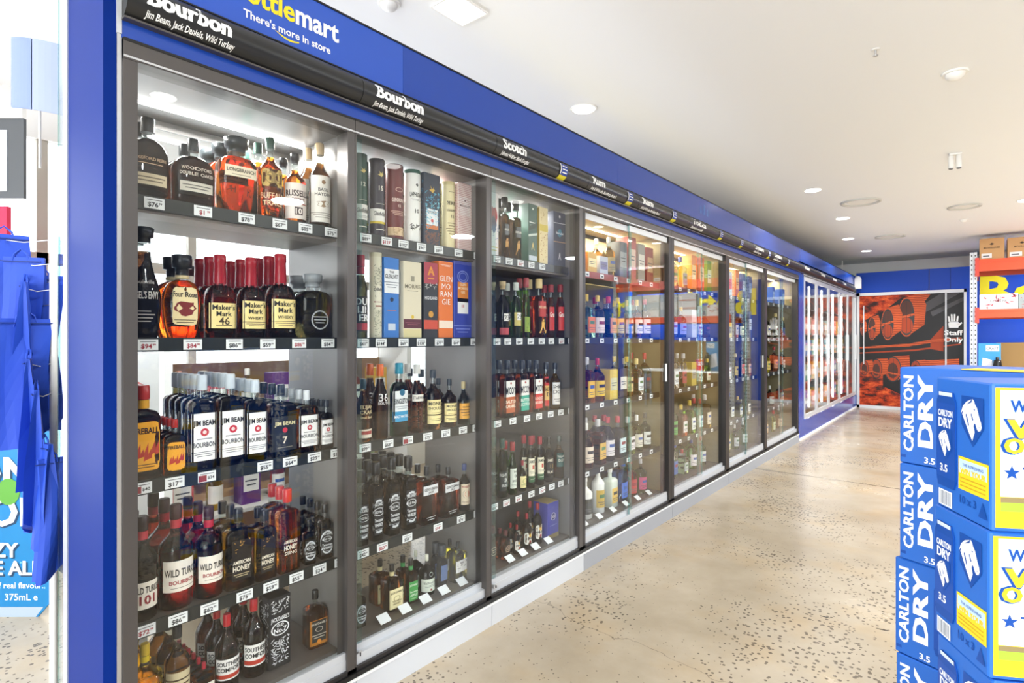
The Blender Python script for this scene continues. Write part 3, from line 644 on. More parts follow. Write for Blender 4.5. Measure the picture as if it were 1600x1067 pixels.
 'star': dict(sh='std', liq='~7a2c1c', cap='cfcfca', lab=[(.46, .56, 1, 'e6e2d8', [('STARWARD', .55, .4, '3a3430')]), (.05, .44, .6, None, [('@swirl', .5, .9, 'a87058', 26)])], d='russet bottle with slim white band'),
 'monkey': dict(sh='std', liq='~4c2418', cap='2c3640', lab=[(.26, .50, 1, 'f0e0a0', [('MONKEY', .75, .24, '2a241a', .02), ('SHOULDER', .42, .2, '2a241a', .02), ('@lines', .1, .1, '8a7a4a', 1)]), (.10, .24, 1, 'f0e0a0', [('@lines', .5, .4, '6a5a34', 2)])], d='brown bottle with two-part yellow label'),
 'ysmall': dict(sh='tall', liq='~2c3440', cap='c8b888', lab=[(.14, .50, 1, 'e8a83c', [('@lines', .5, .7, '6a4a1c', 4)])], d='slate bottle with orange-yellow label'),
 'gentle': dict(sh='slab', liq='~5c1812', cap='26282a', lab=[(.52, .68, .9, 'd8dadb', [('GENTLEMAN', .6, .3, '2a2a2c', .02), ('JACK', .25, .25, '2a2a2c', .02)]), (.06, .14, .7, None, [('@lines', .5, 1, 'b8b8b8', 2)])], d='wide brown bottle with silver arched label'),
 'woodst': dict(sh='std', liq='~1c1820', cap='3a4a78', lab=[(.14, .58, 1, 'e4d6bc', [('WOODSTOCK', .88, .1, 'a83028', .02), ('@disc', .52, .5, '3a2420'), ('@disc', .52, .3, 'c85038'), ('@lines', .12, .12, '7a4a38', 2)])], d='dark bottle with cream label and round emblem'),
 'jdhoney': dict(sh='square', liq='~6a2c12', cap='26241f', collar='d8cc98', lab=[(.06, .50, .95, 'ece0ae', [("JACK DANIEL'S", .82, .1, '3a3424', .02), ('@ring', .5, .25, '6a5c34', 1.6), ('Tennessee', .38, .1, '5a4c2c'), ('HONEY', .24, .1, '5a4c2c', .02)])], d='square bottle with pale honey label'),
 'jdapple': dict(sh='square', liq='~5a2a12', cap='26241f', collar='3c8c4c', lab=[(.06, .50, .95, '4a9c50', [("JACK DANIEL'S", .82, .1, 'e8f0dc', .02), ('Tennessee', .48, .1, 'e8f0dc'), ('APPLE', .3, .12, 'e8f0dc', .02), ('@lines', .12, .08, 'c8e0b8', 1)])], d='square bottle with bright green label'),
 'ballan': dict(sh='wine', liq='~0e1a14', cap='dcdcc8', lab=[(.10, .42, 1, 'dce4d4', [('Ballantines', .72, .22, '3a4a40', .0), ('@lines', .45, .2, '8a948a', 2), ('@disc', .14, .18, '8c2c30')]), (.48, .6, .6, None, [('@ring', .5, .9, 'c8d0c8')])], d='dark green bottle with mint label and white cap'),
 'purple': dict(sh='orb', liq='~241c24', cap='303438', lab=[(.2, .55, .6, '5a6c94', [('@diag', .5, .3, 'b8c4dc')])], d='plum-black bottle with blue shield label'),
 'roku': dict(sh='slab', liq='~a8822c', cap='2c2c28', lab=[(.26, .56, .9, 'eceae4', [('ROKU', .78, .12, '3a3a38'), ('@swirl', .5, .7, '1c1c1c', 16)])], d='golden square bottle with white brushwork label'),
 # third bay
 'wbox': dict(k='box', liq='e6e2e0', cap='e0dcda', lab=[(.0, 1, 1, None, [('@blob', .62, .3, 'b84048', .6), ('@blob', .5, .25, '4a5c88', .6), ('@swirl', .3, .3, '3c5cac', 20), ('@lines', .12, .1, 'c8b860', 2)])], side=[('@rect', .5, 1, 'c85048', .6)], d='white gift box with red and blue print'),
 'walkb': dict(sh='square', liq='~3a1c14', cap='202224', lab=[(.38, .56, 1, '1c1e20', [('@diag', .5, .3, 'c8a850'), ('BLACK LABEL', .5, .2, 'e8e4d8')]), (.05, .36, .9, None, [('@walker', .5, .8, 'c8964c')])], d='square dark whisky bottle with slanted black label'),
 'walkg': dict(k='box', liq='3a5c50', cap='345448', lab=[(.0, 1, 1, None, [('@disc', .92, .04, 'dce4dc'), ('@diag', .62, .10, '2c4438'), ('@lines', .66, .1, 'dce4dc', 2), ('@diag', .48, .05, 'c8d4c8'), ('@walker', .28, .13, 'd8c074'), ('@rect', .08, .08, 'c8d4dc', .9)])], d='grey-green gift box with striding figure'),
 'gold': dict(k='box', liq='e2cf9a', cap='c8b060', lab=[(.0, 1, 1, None, [('@swirl', .85, .15, 'a87c34', 10), ('@band', .64, .12, 'd8c04c'), ('@swirl', .3, .5, 'a86c34', 36)])], side=[('@rect', .5, 1, 'a88c34', .96)], d='slim gold script-print box'),
 'navyb': dict(k='box', liq='3c4660', cap='343c54', lab=[(.0, 1, 1, None, [('@disc', .92, .05, 'dce0e8'), ('@diag', .80, .015, 'c8ccd8'), ('@blob', .62, .15, '4a8ca8'), ('Blue Label', .62, .04, 'e8ecf4', .02), ('@diag', .46, .015, 'c8a080'), ('@walker', .2, .13, 'dce0e8')])], d='wide slate-blue gift box'),
 'l23': dict(sh='std', liq='~14161c', cap='c8b48c', cork=1, lab=[(.22, .46, .8, None, [('@rect', .6, .55, 'eceae4', .5), ('23', .6, .36, '26262a', .01)]), (.06, .18, .9, 'b84850', [])], d='black bottle with small white square numbered 23'),
 'l23b': dict(sh='std', liq='~5c6c54', cap='ccd4cc', lab=[(.22, .46, .8, 'c8b868', [('@rect', .7, .55, 'eceae4', .5), ('23', .7, .36, '26262a', .01)])], d='grey-green bottle with label numbered 23'),
 'midori': dict(sh='tall', liq='~7c9c34', cap='9c4448', lab=[(.1, .35, .9, '8ca43c', [('@swirl', .5, .8, '3c5c24', 12)])], d='lime green liqueur bottle'),
 'walkr': dict(sh='square', liq='~d03c2c', cap='e0c890', lab=[(.36, .62, 1, 'b43428', [('@diag', .5, .12, 'e8c890'), ('RED LABEL', .62, .16, 'f0dcb0')]), (.05, .34, .9, None, [('@walker', .5, .8, 'e8b04c'), ('@diag', .2, .1, 'e8c890')])], d='square bottle with slanted red label'),
 'grant': dict(sh='std', liq='~b04414', cap='8c3038', lab=[(.14, .58, .95, 'c43430', [("Grant's", .68, .2, 'f2e8dc', .02), ('@diag', .35, .06, 'e8b88c')])], d='amber bottle with bright red label'),
 'mcoyb': dict(sh='slab', liq='~5c1c18', cap='28303c', lab=[(.36, .64, 1, 'eceae4', [("M'COY", .40, .45, '24262c', .02), ('@disc', .85, .15, 'a84038')]), (.08, .36, 1, 'b85c30', [('SALTED', .70, .2, 'f2e0c8', .02), ('CARAMEL', .42, .2, 'f2e0c8', .02)])], d='flavoured bottle with white and brown label'),
 'mcoyt': dict(sh='slab', liq='~5c1c18', cap='28303c', lab=[(.36, .64, 1, 'eceae4', [("M'COY", .40, .45, '24262c', .02), ('@disc', .85, .15, 'a84038')]), (.08, .36, 1, '2ca48c', [('BUTTER', .70, .2, 'e0f2e8', .02), ('SCOTCH', .42, .2, 'e0f2e8', .02)])], d='flavoured bottle with white and teal label'),
 'mcoyr': dict(sh='slab', liq='~5c1c18', cap='28303c', lab=[(.36, .64, 1, 'eceae4', [("M'COY", .40, .45, '24262c', .02), ('@disc', .85, .15, 'a84038')]), (.08, .36, 1, 'd0342c', [('LOADED', .70, .2, 'f8d8c8', .02), ('BOURBON', .42, .2, 'f8d8c8', .02)])], d='flavoured bottle with white and red label'),
 'yello': dict(sh='std', liq='~c8641c', cap='28303c', lab=[(.10, .70, .95, 'c8342c', [('@rect', .45, .5, 'd8b064', .95), ('SALTED', .58, .12, '3c2410', .02), ('D', .40, .14, '24140c', .03)])], d='red and yellow labelled whiskey bottle'),
 'sheep': dict(sh='std', liq='~e07818', cap='28303c', lab=[(.10, .58, 1, 'eceae6', [('SHEEP', .82, .16, '1c1c20', .02), ('DOG', .58, .18, '1c1c20', .02), ('@lines', .2, .2, '8a8a88', 2)])], d='bright orange bottle with bold white label'),
 'frog': dict(sh='tall', liq='~12301c', cap='24443c', lab=[(.12, .45, 1, '1e2a2c', [('FIGHTING', .82, .14, 'd8dcd8', .02), ('@disc', .55, .22, 'd8dcd8'), ('IRISH', .28, .14, 'd8dcd8', .02)])], d='green-glass bottle with charcoal label'),
 'frogw': dict(sh='tall', liq='~2c5c24', cap='8c2c30', lab=[(.12, .50, 1, 'd8e0d4', [('THE', .85, .1, '3c4c44'), ('@disc', .62, .15, '3c4c44'), ('IRISH', .38, .12, '3c4c44'), ('@lines', .15, .12, '8a948c', 2)])], d='green-glass bottle with pale label'),
 'jamesm': dict(sh='wine', liq='~10241c', cap='8c2430', lab=[(.12, .50, 1, 'e8dca0', [('@ring', .55, .5, '5c7c34'), ('@lines', .2, .2, '5c6c34', 2)])], d='half-size green bottle with yellow label'),
 'james': dict(sh='wine', liq='~0e2018', cap='8c2430', lab=[(.24, .58, 1, 'ece6cc', [('JAMESON', .82, .16, '24342c', .02), ('@rect', .5, .24, 'b84434', .24), ('@lines', .2, .15, '8a8a74', 2)]), (.12, .24, 1, '2c5c3c', [('@lines', .5, .3, 'c8d0b8', 1)])], d='green bottle with cream label and red seal'),
 'blackb': dict(sh='wine', liq='~1c1410', cap='2c2c2c', lab=[(.14, .56, 1, '26221f', [('JAMESON', .84, .14, 'e4dcc8', .02), ('@disc', .52, .26, 'a8884c'), ('BLACK', .22, .14, 'e4dcc8')])], d='dark bottle with black and gold label'),
 'tulla': dict(sh='std', liq='~8c4818', cap='54605c', lab=[(.28, .60, 1, '2c5450', [('TULLAMORE', .78, .14, 'e8e8dc', .02), ('D.E.W.', .5, .18, 'e8e8dc', .02)])], d='amber bottle with teal label'),
 'chivas': dict(sh='flask', liq='~6c240c', cap='5c2a2c', lab=[(.24, .50, .5, '3a2c28', [('@ring', .5, .8, 'd8b898'), ('@lines', .5, .4, 'd8b898', 2)])], d='rounded amber bottle with dark crest label'),
 'captain': dict(sh='wine', liq='~4c180e', cap='8c2028', lab=[(.12, .48, .95, '*ece6d8', [('@blob', .72, .25, 'd8a83c', 1.3), ('KRAKEN', .5, .14, '24201c', .02), ('@disc', .26, .2, 'a83030')])], d='dark amber bottle with cut-out cream label'),
 'regal': dict(k='box', liq='3c409c', cap='8c7a4c', lab=[(.0, 1, 1, None, [('@ring', .60, .22, 'd0c8e0', 1), ('@disc', .60, .17, '2a2c6c'), ('XO', .60, .08, 'd8d0e4', .02), ('@ring', .85, .05, '7a7cc0', 2), ('@lines', .36, .06, '7a7cc0', 1)]), (0, .12, 1, '7c6c44', [])], d='violet-blue gift box with gold rim'),
}

ORD = ['first', 'second', 'third', 'fourth', 'fifth', 'sixth', 'seventh', 'eighth', 'ninth', 'tenth', 'eleventh', 'twelfth', 'thirteenth', 'fourteenth', 'fifteenth', 'sixteenth']
BAYN = ['nearest', 'second', 'third', 'fourth', 'fifth', 'sixth', 'seventh']
SHN = ['top', 'second', 'third', 'fourth', 'bottom']
LEVEL = [1.885, 1.445, 1.005, .565, .205]
RAILX = -.085
HIGH = {}
def kd_flat(p): return p.get('k') is None and SH[p.get('sh', 'std')][2] >= 4
def place_row(bay, sh, row):
    """row: (product, left px, right px, top py, copies behind)"""
    z = LEVEL[sh]; its = []
    for key, a, b, ty, nb in row:
        p = P[key]; dpx = b - a
        if p.get('k') == 'box':
            X = RAILX - .012; y0, y1 = Yat(a, X), Yat(b, X); W = min(y1 - y0, .16); D = min(W * .95, .12); xc = X - D / 2; yc = (y0 + y1) / 2
        else:
            X = RAILX - .055; yc = Yat((a + b) / 2, X); f = fwd(X, yc); th = math.atan(abs((a + b) / 2 - 800) / F)
            W = dpx * f / F * math.cos(th); dw = SH[p.get('sh', 'std')][3] if p.get('k') != 'tube' else 1
            D = W * dw; xc = RAILX - .012 - D / 2; yc = Yat((a + b) / 2, xc)
        if sh == 4 and bay < 3: xc -= .03
        if kd_flat(p): W = min(W * (.84 if p.get('sh') == 'square' else 1.12), (Yat(b, xc + D / 2) - Yat(a, xc + D / 2)) * .96); D = W * dw
        H = Zat(ty, xc, yc) - z
        its.append([p, key, yc, xc, W, D, max(.12, min(H, .342 if sh == 0 else .398)), nb])
    its.sort(key=lambda q: q[2])
    for i in range(len(its) - 1):
        gap = its[i + 1][2] - its[i][2] - .002; tot = (its[i][4] + its[i + 1][4]) / 2
        if tot > gap:
            k = gap / tot
            if k < .8:        # squeezed: move the two apart
                pass
            for j in (i, i + 1):
                its[j][4] *= k; its[j][5] *= k
    ylo, yhi = Yat(BX[bay][0]) + (.040 if bay == 0 else .033), Yat(BX[bay][1]) - .021
    lo_, hi_ = min(q[2] - q[4] / 2 for q in its), max(q[2] + q[4] / 2 for q in its)
    t0, t1 = max(lo_, ylo), min(hi_, yhi); kk = (t1 - t0) / (hi_ - lo_)
    for q in its: q[2] = t0 + (q[2] - lo_) * kk; q[4] *= kk; q[5] *= kk
    for c, (p, key, yc, xc, W, D, H, nb) in enumerate(its):
        kd = p.get('k', 'bottle')
        if kd == 'box': o = make_box(p, W, H, D)
        elif kd == 'tube': o = make_tube(p, W, H)
        else: o = make_bottle(p, W, H)
        cat = {'box': 'box', 'tube': 'tube', 'bottle': 'bottle'}[kd]
        xmin = -.435; room = (xc - D / 2 - xmin); step = D + .006
        rot = (random.uniform(-.05, .05) + p.get('rot', -.16 if bay == 0 else -.08) * (SH[p.get('sh', 'std')][3] > .9 or kd == 'tube')) if kd != 'box' else 0
        rot += p.get('rot', 0) if kd == 'bottle' and SH[p.get('sh', 'std')][3] <= .9 else 0
        nb = min(nb, int(room / step))
        for k in range(nb + 1):
            q = o if k == 0 else copy_tree(o)
            q.location = (xc - k * step, yc, z + .0008); q.rotation_euler = (0, 0, rot if k == 0 else random.uniform(-.03, .03) * (kd != 'box'))
            lab = f"{p['d']}, {ORD[c]} column, " + (f"{ORD[k]} row, " if nb else '') + f"{SHN[sh]} shelf, {BAYN[bay]} bay"
            if len(lab.split()) > 16: lab = lab.replace(' column', '-column').replace(', ' + ORD[k] + ' row', ' ' + ORD[k] + '-row')
            tag(q, lab, cat, f"bottles and boxes on the {SHN[sh]} shelf of the {BAYN[bay]} bay")

ROWS = {
 (0, 0): [('woodford', 197, 268, 186, 3), ('oaked', 270, 344, 220, 1), ('longb', 345, 409, 219, 2), ('buffalo', 411, 452, 219, 2), ('russell', 453, 490, 244, 2), ('basil', 494, 529, 221, 1)],
 (0, 1): [('angel', 197, 258, 356, 4), ('roses', 257, 328, 400, 1), ('mark46', 330, 383, 400, 2), ('mark', 385, 432, 405, 2), ('mark', 433, 482, 400, 2), ('jar', 484, 538, 431, 1)],
 (0, 2): [('fire', 197, 254, 602, 3), ('firesm', 256, 295, 655, 3), ('beam', 298, 342, 586, 4), ('beam', 344, 387, 584, 4), ('beam', 388, 423, 593, 4), ('beam7', 425, 470, 600, 3), ('beamsm', 472, 505, 609, 4), ('beamfl', 508, 532, 624, 3)],
 (0, 3): [('wt101', 198, 248, 806, 3), ('wt', 250, 307, 787, 2), ('wt', 309, 355, 790, 3), ('honey', 356, 404, 792, 2), ('honey', 405, 440, 794, 1), ('sting', 441, 477, 761, 2), ('jdsm', 482, 505, 808, 3), ('jdsm', 507, 532, 784, 3)],
 (0, 4): [('plain', 203, 262, 1005, 2), ('rum', 264, 306, 976, 2), ('redcap', 312, 345, 1033, 5), ('comfort', 346, 386, 957, 2), ('comfort', 389, 430, 932, 2), ('tin', 434, 472, 924, 0), ('jdfire', 488, 528, 918, 0)],
 (1, 0): [('gf12', 550, 576, 229, 1), ('gf15', 578, 606, 239, 1), ('gdron', 607, 637, 250, 1), ('laph', 638, 666, 257, 1), ('talisk', 672, 699, 265, 1), ('balv', 701, 723, 289, 1), ('macal', 729, 751, 271, 1)],
 (1, 1): [('dublin', 552, 576, 399, 1), ('toban', 577, 602, 396, 0), ('glenl', 604, 633, 405, 0), ('morris', 637, 667, 412, 1), ('aber', 671, 694, 413, 1), ('gmor', 696, 719, 412, 0), ('gmorb', 721, 750, 412, 0)],
 (1, 2): [('elijah', 554, 583, 592, 2), ('s36', 584, 611, 569, 1), ('single', 612, 647, 567, 0), ('star', 649, 671, 569, 2), ('monkey', 673, 701, 577, 2), ('monkey', 702, 727, 591, 1), ('ysmall', 728, 748, 595, 0)],
 (1, 3): [('jd', 553, 577, 735, 2), ('jd', 578, 602, 721, 3), ('jd', 604, 630, 713, 3), ('jd', 632, 658, 711, 3), ('gentle', 660, 693, 726, 2), ('gentle', 695, 729, 726, 1), ('woodst', 730, 748, 721, 0)],
 (1, 4): [('jd', 556, 580, 912, 1), ('jdhoney', 606, 643, 879, 1), ('jdapple', 645, 668, 869, 1), ('ballan', 670, 697, 862, 1), ('purple', 698, 720, 846, 1), ('roku', 722, 749, 841, 1)],
 (2, 0): [('wbox', 764, 782, 302, 1), ('walkb', 784, 799, 304, 1), ('walkb', 801, 820, 303, 1), ('walkg', 833, 848, 314, 1), ('gold', 852, 866, 319, 0), ('navyb', 876, 896, 313, 0)],
 (2, 1): [('l23', 775, 797, 440, 1), ('l23b', 800, 818, 442, 1), ('midori', 820, 833, 435, 1), ('walkr', 837, 861, 437, 1), ('grant', 863, 875, 446, 1), ('grant', 878, 892, 446, 0)],
 (2, 2): [('mcoyb', 781, 804, 563, 1), ('mcoyt', 806, 826, 563, 1), ('mcoyr', 828, 847, 563, 1), ('yello', 848, 858, 566, 0), ('sheep', 859, 875, 567, 0)],
 (2, 3): [('frog', 776, 794, 685, 1), ('frogw', 796, 811, 690, 1), ('jamesm', 814, 828, 718, 0), ('james', 829, 843, 680, 1), ('james', 845, 859, 680, 1), ('blackb', 861, 875, 680, 1), ('tulla', 877, 894, 678, 0)],
 (2, 4): [('chivas', 767, 783, 822, 0), ('chivas', 786, 806, 828, 1), ('captain', 808, 819, 820, 1), ('captain', 821, 837, 802, 1), ('captain', 839, 853, 786, 1), ('regal', 862, 879, 782, 0)],
}

# ------------------------------------------------------------------ display cases
BX = [(190, 552), (552, 764), (764, 908), (908, 1047), (1047, 1135), (1135, 1195), (1195, 1246)]
DEPTH = .46
TAGS = {
 (0, 0): [(240, '$76'), (316, '!$1'), (384, '$78'), (436, '$67'), (476, '$85'), (516, '$75')],
 (0, 1): [(230, '!$94'), (300, '!$84'), (365, '$86'), (417, '$59'), (466, '!$86'), (511, '$84')],
 (0, 2): [(220, '#$40'), (272, '$17'), (322, '#$34'), (413, '$55'), (452, '$64'), (490, '$29'), (525, '$18')],
 (0, 3): [(226, '!$72'), (277, '$86'), (326, '$62'), (381, '$76'), (422, '$59'), (462, '$55'), (498, '$24'), (531, '$34')],
 (0, 4): [],
 (1, 0): [(570, '$89'), (603, '!$129'), (629, '$102'), (657, '$94'), (684, '$89'), (715, '$99'), (745, '$120')],
 (1, 1): [(566, '$61'), (594, '$144'), (629, '$69'), (657, '$136'), (685, '$77'), (711, '$64'), (740, '$90')],
 (1, 2): [(569, '$99'), (605, '$68'), (636, '#$56'), (667, '$75'), (695, '$57'), (722, '$61'), (743, '$46')],
 (1, 3): [(566, '$42'), (596, '!$60'), (635, '$56'), (683, '!$94'), (719, '$74'), (745, '$69')],
 (1, 4): [(603, '$56'), (636, '$56'), (668, '$47'), (697, '$59'), (725, '$95')],
 (2, 0): [(775, '$62'), (794, '$55'), (812, '!$65'), (829, '$78'), (846, '$99')],
 (2, 1): [(775, '$45'), (792, '$37'), (810, '$38'), (828, '$49'), (845, '$42'), (860, '$45'), (876, '!$59'), (890, '$41')],
 (2, 2): [(776, '$42'), (800, '$37'), (822, '$37'), (841, '$37'), (859, '$58'), (875, '$60'), (890, '$60')],
 (2, 3): [(771, '$55'), (790, '!$55'), (809, '!$44'), (829, '$48'), (846, '!$59'), (861, '$49'), (875, '$62'), (890, '$54')],
 (2, 4): [(800, '$79'), (820, '$52'), (840, '$52'), (860, '$99')],
}
GLZ0, GLZ1 = .19, 2.25
def price_tag(par, y, z, txt, big=True):
    b = MB(); w, h = (.056, .034) if big else (.05, .03)
    red = txt and txt[0] == '#'; rt = txt and txt[0] == '!'
    t = txt.lstrip('#!')
    x = RAILX + .006
    b.box(x, x + .0015, y - w / 2, y + w / 2, z - h / 2, z + h / 2, CARD)
    fn = lambda u, v, d=0: (x + .002 + d, y + u, z + v)
    if red: patch(b, fn, -w / 2 + .002, -.001, -h / 2 + .002, h / 2 - .011, ink('8c3038'), .0002, 1)
    dk = ink('20242a')
    if big:
        patch(b, fn, -w * .38, w * .38, h * .26, h * .32, dk, .0002, 1)
        if red: put_text(b, t, fn, w * .22, -h * .1, h * .3, dk, bold=.02)
        else:
            put_text(b, t, fn, -.004, -h * .12, h * .42, ink('a02838') if rt else dk, bold=.03)
            put_text(b, '99', fn, w * .30, -.0, h * .2, ink('a02838') if rt else dk, bold=.03)
    else:
        patch(b, fn, -w * .25, w * .25, -h * .22, h * .12, dk, .0002, 1)
    o = b.build('price_tag', par); return o
def make_case(i):
    x0, x1 = BX[i]; Y0, Y1 = Yat(x0) + .001, Yat(x1) - .001; warm = i >= 3
    t = empty('display_case', (0, 0, 0))
    desc = ['nearest glazed liquor display case, beside the blue end pillar', 'glazed display case of whisky tubes, second from the blue end pillar', 'glazed scotch display case, third from the blue end pillar',
            'glazed rum display case with white-topped sliding doors, fourth from blue end pillar', 'glazed display case fifth from the blue end pillar', 'glazed display case sixth from the blue end pillar', 'glazed display case seventh from the end pillar, next to the cool room']
    tag(t, desc[i], 'display case', 'glazed display cases along the aisle')
    fr = MB(); pw = .036 if i < 3 else .05
    post0 = [(Y0, Y0 + pw)]; post1 = [(Y1 - pw * .5, Y1)]
    narrow = i in (0, 1)
    fr.box(-.06, .012, Y0, Y0 + (.006 if i in (1, 2) else pw * .6 if i == 3 else pw), .11, 2.31, FRAME if i < 3 else DARKFRAME)
    fr.build('frame_post', t); fr = MB()
    fr.box(-.06, .012, Y1 - (pw * .9 if narrow else pw), Y1, .11, 2.31, FRAME if i < 3 else DARKFRAME)
    fr.build('frame_post', t)
    r = MB(); r.box(-.06, .014, Y0, Y1, GLZ1, 2.31, FRAME); r.box(.004, .017, Y0, Y1, GLZ1 + .004, GLZ1 + .010, ALU); r.box(.012, .016, Y0, Y1, 2.302, 2.31, BLACK); r.build('top_rail', t)
    s = MB(); s.box(-.075, .0, Y0, Y1, .15, .19, SILL); s.box(-.02, .022, Y0, Y1, .11, .135, BLACK); s.box(.0, .012, Y0, Y1, .135, .150, DARKFRAME); s.box(.016, .028, Y0, Y1, .108, .116, WHITE); s.build('sliding_track', t)
    k = MB(); k.box(-.05, .02, Y0 + .001, Y1 - .001, 0, .108, PLINTH if i < 3 else PLINTH2); k.build('plinth', t)
    # lining: divider on the far side, back, ceiling
    lin = INNERW if warm else INNER
    d = MB(); d.box(-DEPTH, -.06, Y1 - .018, Y1 - .004, .15, 2.30, lin if i else INNER); d.build('divider_panel', t)
    if i == 0:
        d = MB(); d.box(-DEPTH, -.06, Y0 + .002, Y0 + .014, .15, 2.30, INNER); d.build('divider_panel', t)
    c = MB(); c.box(-DEPTH, -.06, Y0, Y1 - .018, 2.255, 2.29, lin); c.box(-DEPTH, -DEPTH + .012, Y0, Y1 - .018, 2.225, 2.255, lin); c.build('ceiling_panel', t)
    if i >= 2:
        b = MB(); b.box(-DEPTH, -DEPTH + .012, Y0, Y1 - .018, .15, 2.30, lin); b.build('back_panel', t)
    else:
        b = MB(); b.box(-DEPTH, -DEPTH + .005, Y0 + .015, Y1 - .02, .20, 2.30, thin_glass('back_glass', (.96, .97, .97))); b.build('back_pane', t)
    l = MB(); zz = 2.249
    l.box(-.30, -.288, Y0 + .03, Y1 - .04, zz - .004, zz + .004, LEDW if warm else LED); l.build('led_strip', t)
    area('led_light', (-.294, (Y0 + Y1) / 2, zz - .008), (0, 0, 0), .02, Y1 - Y0 - .08, (14 if warm else 22) * (Y1 - Y0), (1, .86, .62) if warm else (1, .98, .94)).parent = t
    if i >= 2:
        for q in (0, 1, 2, 3):
            z = LEVEL[q] - .024
            lm_ = MB(); lm_.box(-.105, -.10, Y0 + .05, Y1 - .06, z - .004, z, LEDW if warm else LED); lm_.build('led_strip', t)
    # shelves
    for q, z in enumerate(LEVEL):
        g = MB()
        if q < 4:
            g.box(-DEPTH + .02, RAILX, Y0 + .03, Y1 - .02, z - .016, z, SHELF)
            g.box(-DEPTH + .02, RAILX - .004, Y0 + .03, Y1 - .02, z - .05, z - .016, SHELF) if i < 3 and q == 0 else None
        else:
            g.box(-DEPTH + .006, -.075, Y0 + .03, Y1 - .02, .15, z, SHELF)
        so = g.build('shelf' if q < 4 else 'deck', t)
        if q < 4:
            rr = MB(); rr.box(RAILX - .001, RAILX + .004, Y0 + .03, Y1 - .02, z - .040, z + .004, RAIL if i != 3 or q else ink('9c4438')); rr.build('price_rail', so)
        tg = TAGS.get((i, q))
        if tg is None:
            n = 6; tg = [(None, '')] * n; ys = [Y0 + .10 + (Y1 - Y0 - .18) * (j + .5) / n for j in range(n)]
        else: ys = [Yat(a[0], RAILX) for a in tg]
        for (a, tx), y in zip(tg, ys):
            if q < 4: price_tag(so, y, z - .018, tx, i < 3)
            elif i < 4:
                b = MB(); b.box(-.078, -.04 - .03, y - .028, y + .028, z + .0005, z + .002, CARD)
                b = MB()
                sl = [(-.118, y - .028, z + .030 - .0), (-.082, y - .028, z + .006), (-.082, y + .028, z + .006), (-.118, y + .028, z + .030)]
                b.add(sl + [(a_, b_, c_ - .002) for a_, b_, c_ in sl], [(0, 1, 2, 3), (7, 6, 5, 4), (0, 4, 5, 1), (1, 5, 6, 2), (2, 6, 7, 3), (3, 7, 4, 0)], CARD)
                b.build('price_tag', so)
    # sliding glass doors
    segs = [(Y0 + .02, Y1 - .012)] if i < 3 else [(Y0 + .04, (Y0 + Y1) / 2 + .04), ((Y0 + Y1) / 2 - .02, Y1 - .04)]
    for j, (a, b_) in enumerate(segs):
        xg = -.012 if (i + j) % 2 == 0 else -.030
        g = MB(); g.box(xg, xg + .006, a, b_, GLZ0, GLZ1 + .01, DOORGLASS); do = g.build('door', t)
        e = MB(); e.box(xg - .001, xg + .007, a - .003, a + .003, GLZ0, GLZ1, EDGEGLASS)
        if i >= 3 and j == 0 or i < 2: e.box(xg - .001, xg + .007, b_ - .003, b_ + .003, GLZ0, GLZ1, EDGEGLASS)
        if (i, j) in ((1, 0), (2, 0)) or (i >= 3 and j == 1): e.box(xg + .0065, xg + .0075, a, a + .035, GLZ0, GLZ1, thin_glass('edge_strip', (.80, .9, .9), 1, 1.7))
        e.build('glass_edge', do)
        if i >= 3:
            h = MB(); h.box(xg - .004, xg + .010, a, b_, GLZ1 - .045, GLZ1 - .004, mat('door_header_white', hexc('dfe2e4'), .35)); h.build('header_rail', do)
        f = MB(); f.box(xg - .004, xg + .010, a, b_, GLZ0 - .004, GLZ0 + .028, SILL); f.build('bottom_rail', do)
        if i in (1, 2):
            f = MB(); ya = a + .012
            f.loft([[(xg + X_, ya + .013 * math.cos(q), .185 + .013 * math.sin(q)) for q in [2 * math.pi * k / 14 for k in range(14)]] for X_ in (.008, .026, .029)], ALU); f.box(xg + .029, xg + .032, ya - .002, ya + .002, .178, .192, BLACK)
            f.build('lock', do)
    if i == 3 or i == 5:
        h = MB(); y = Y1 - .085; h.box(-.004, .004, y, y + .018, 1.10, 1.24, WHITE); h.build('handle', do)
    return t
for i in range(7): make_case(i)
for (bay, sh), row in ROWS.items(): place_row(bay, sh, row)

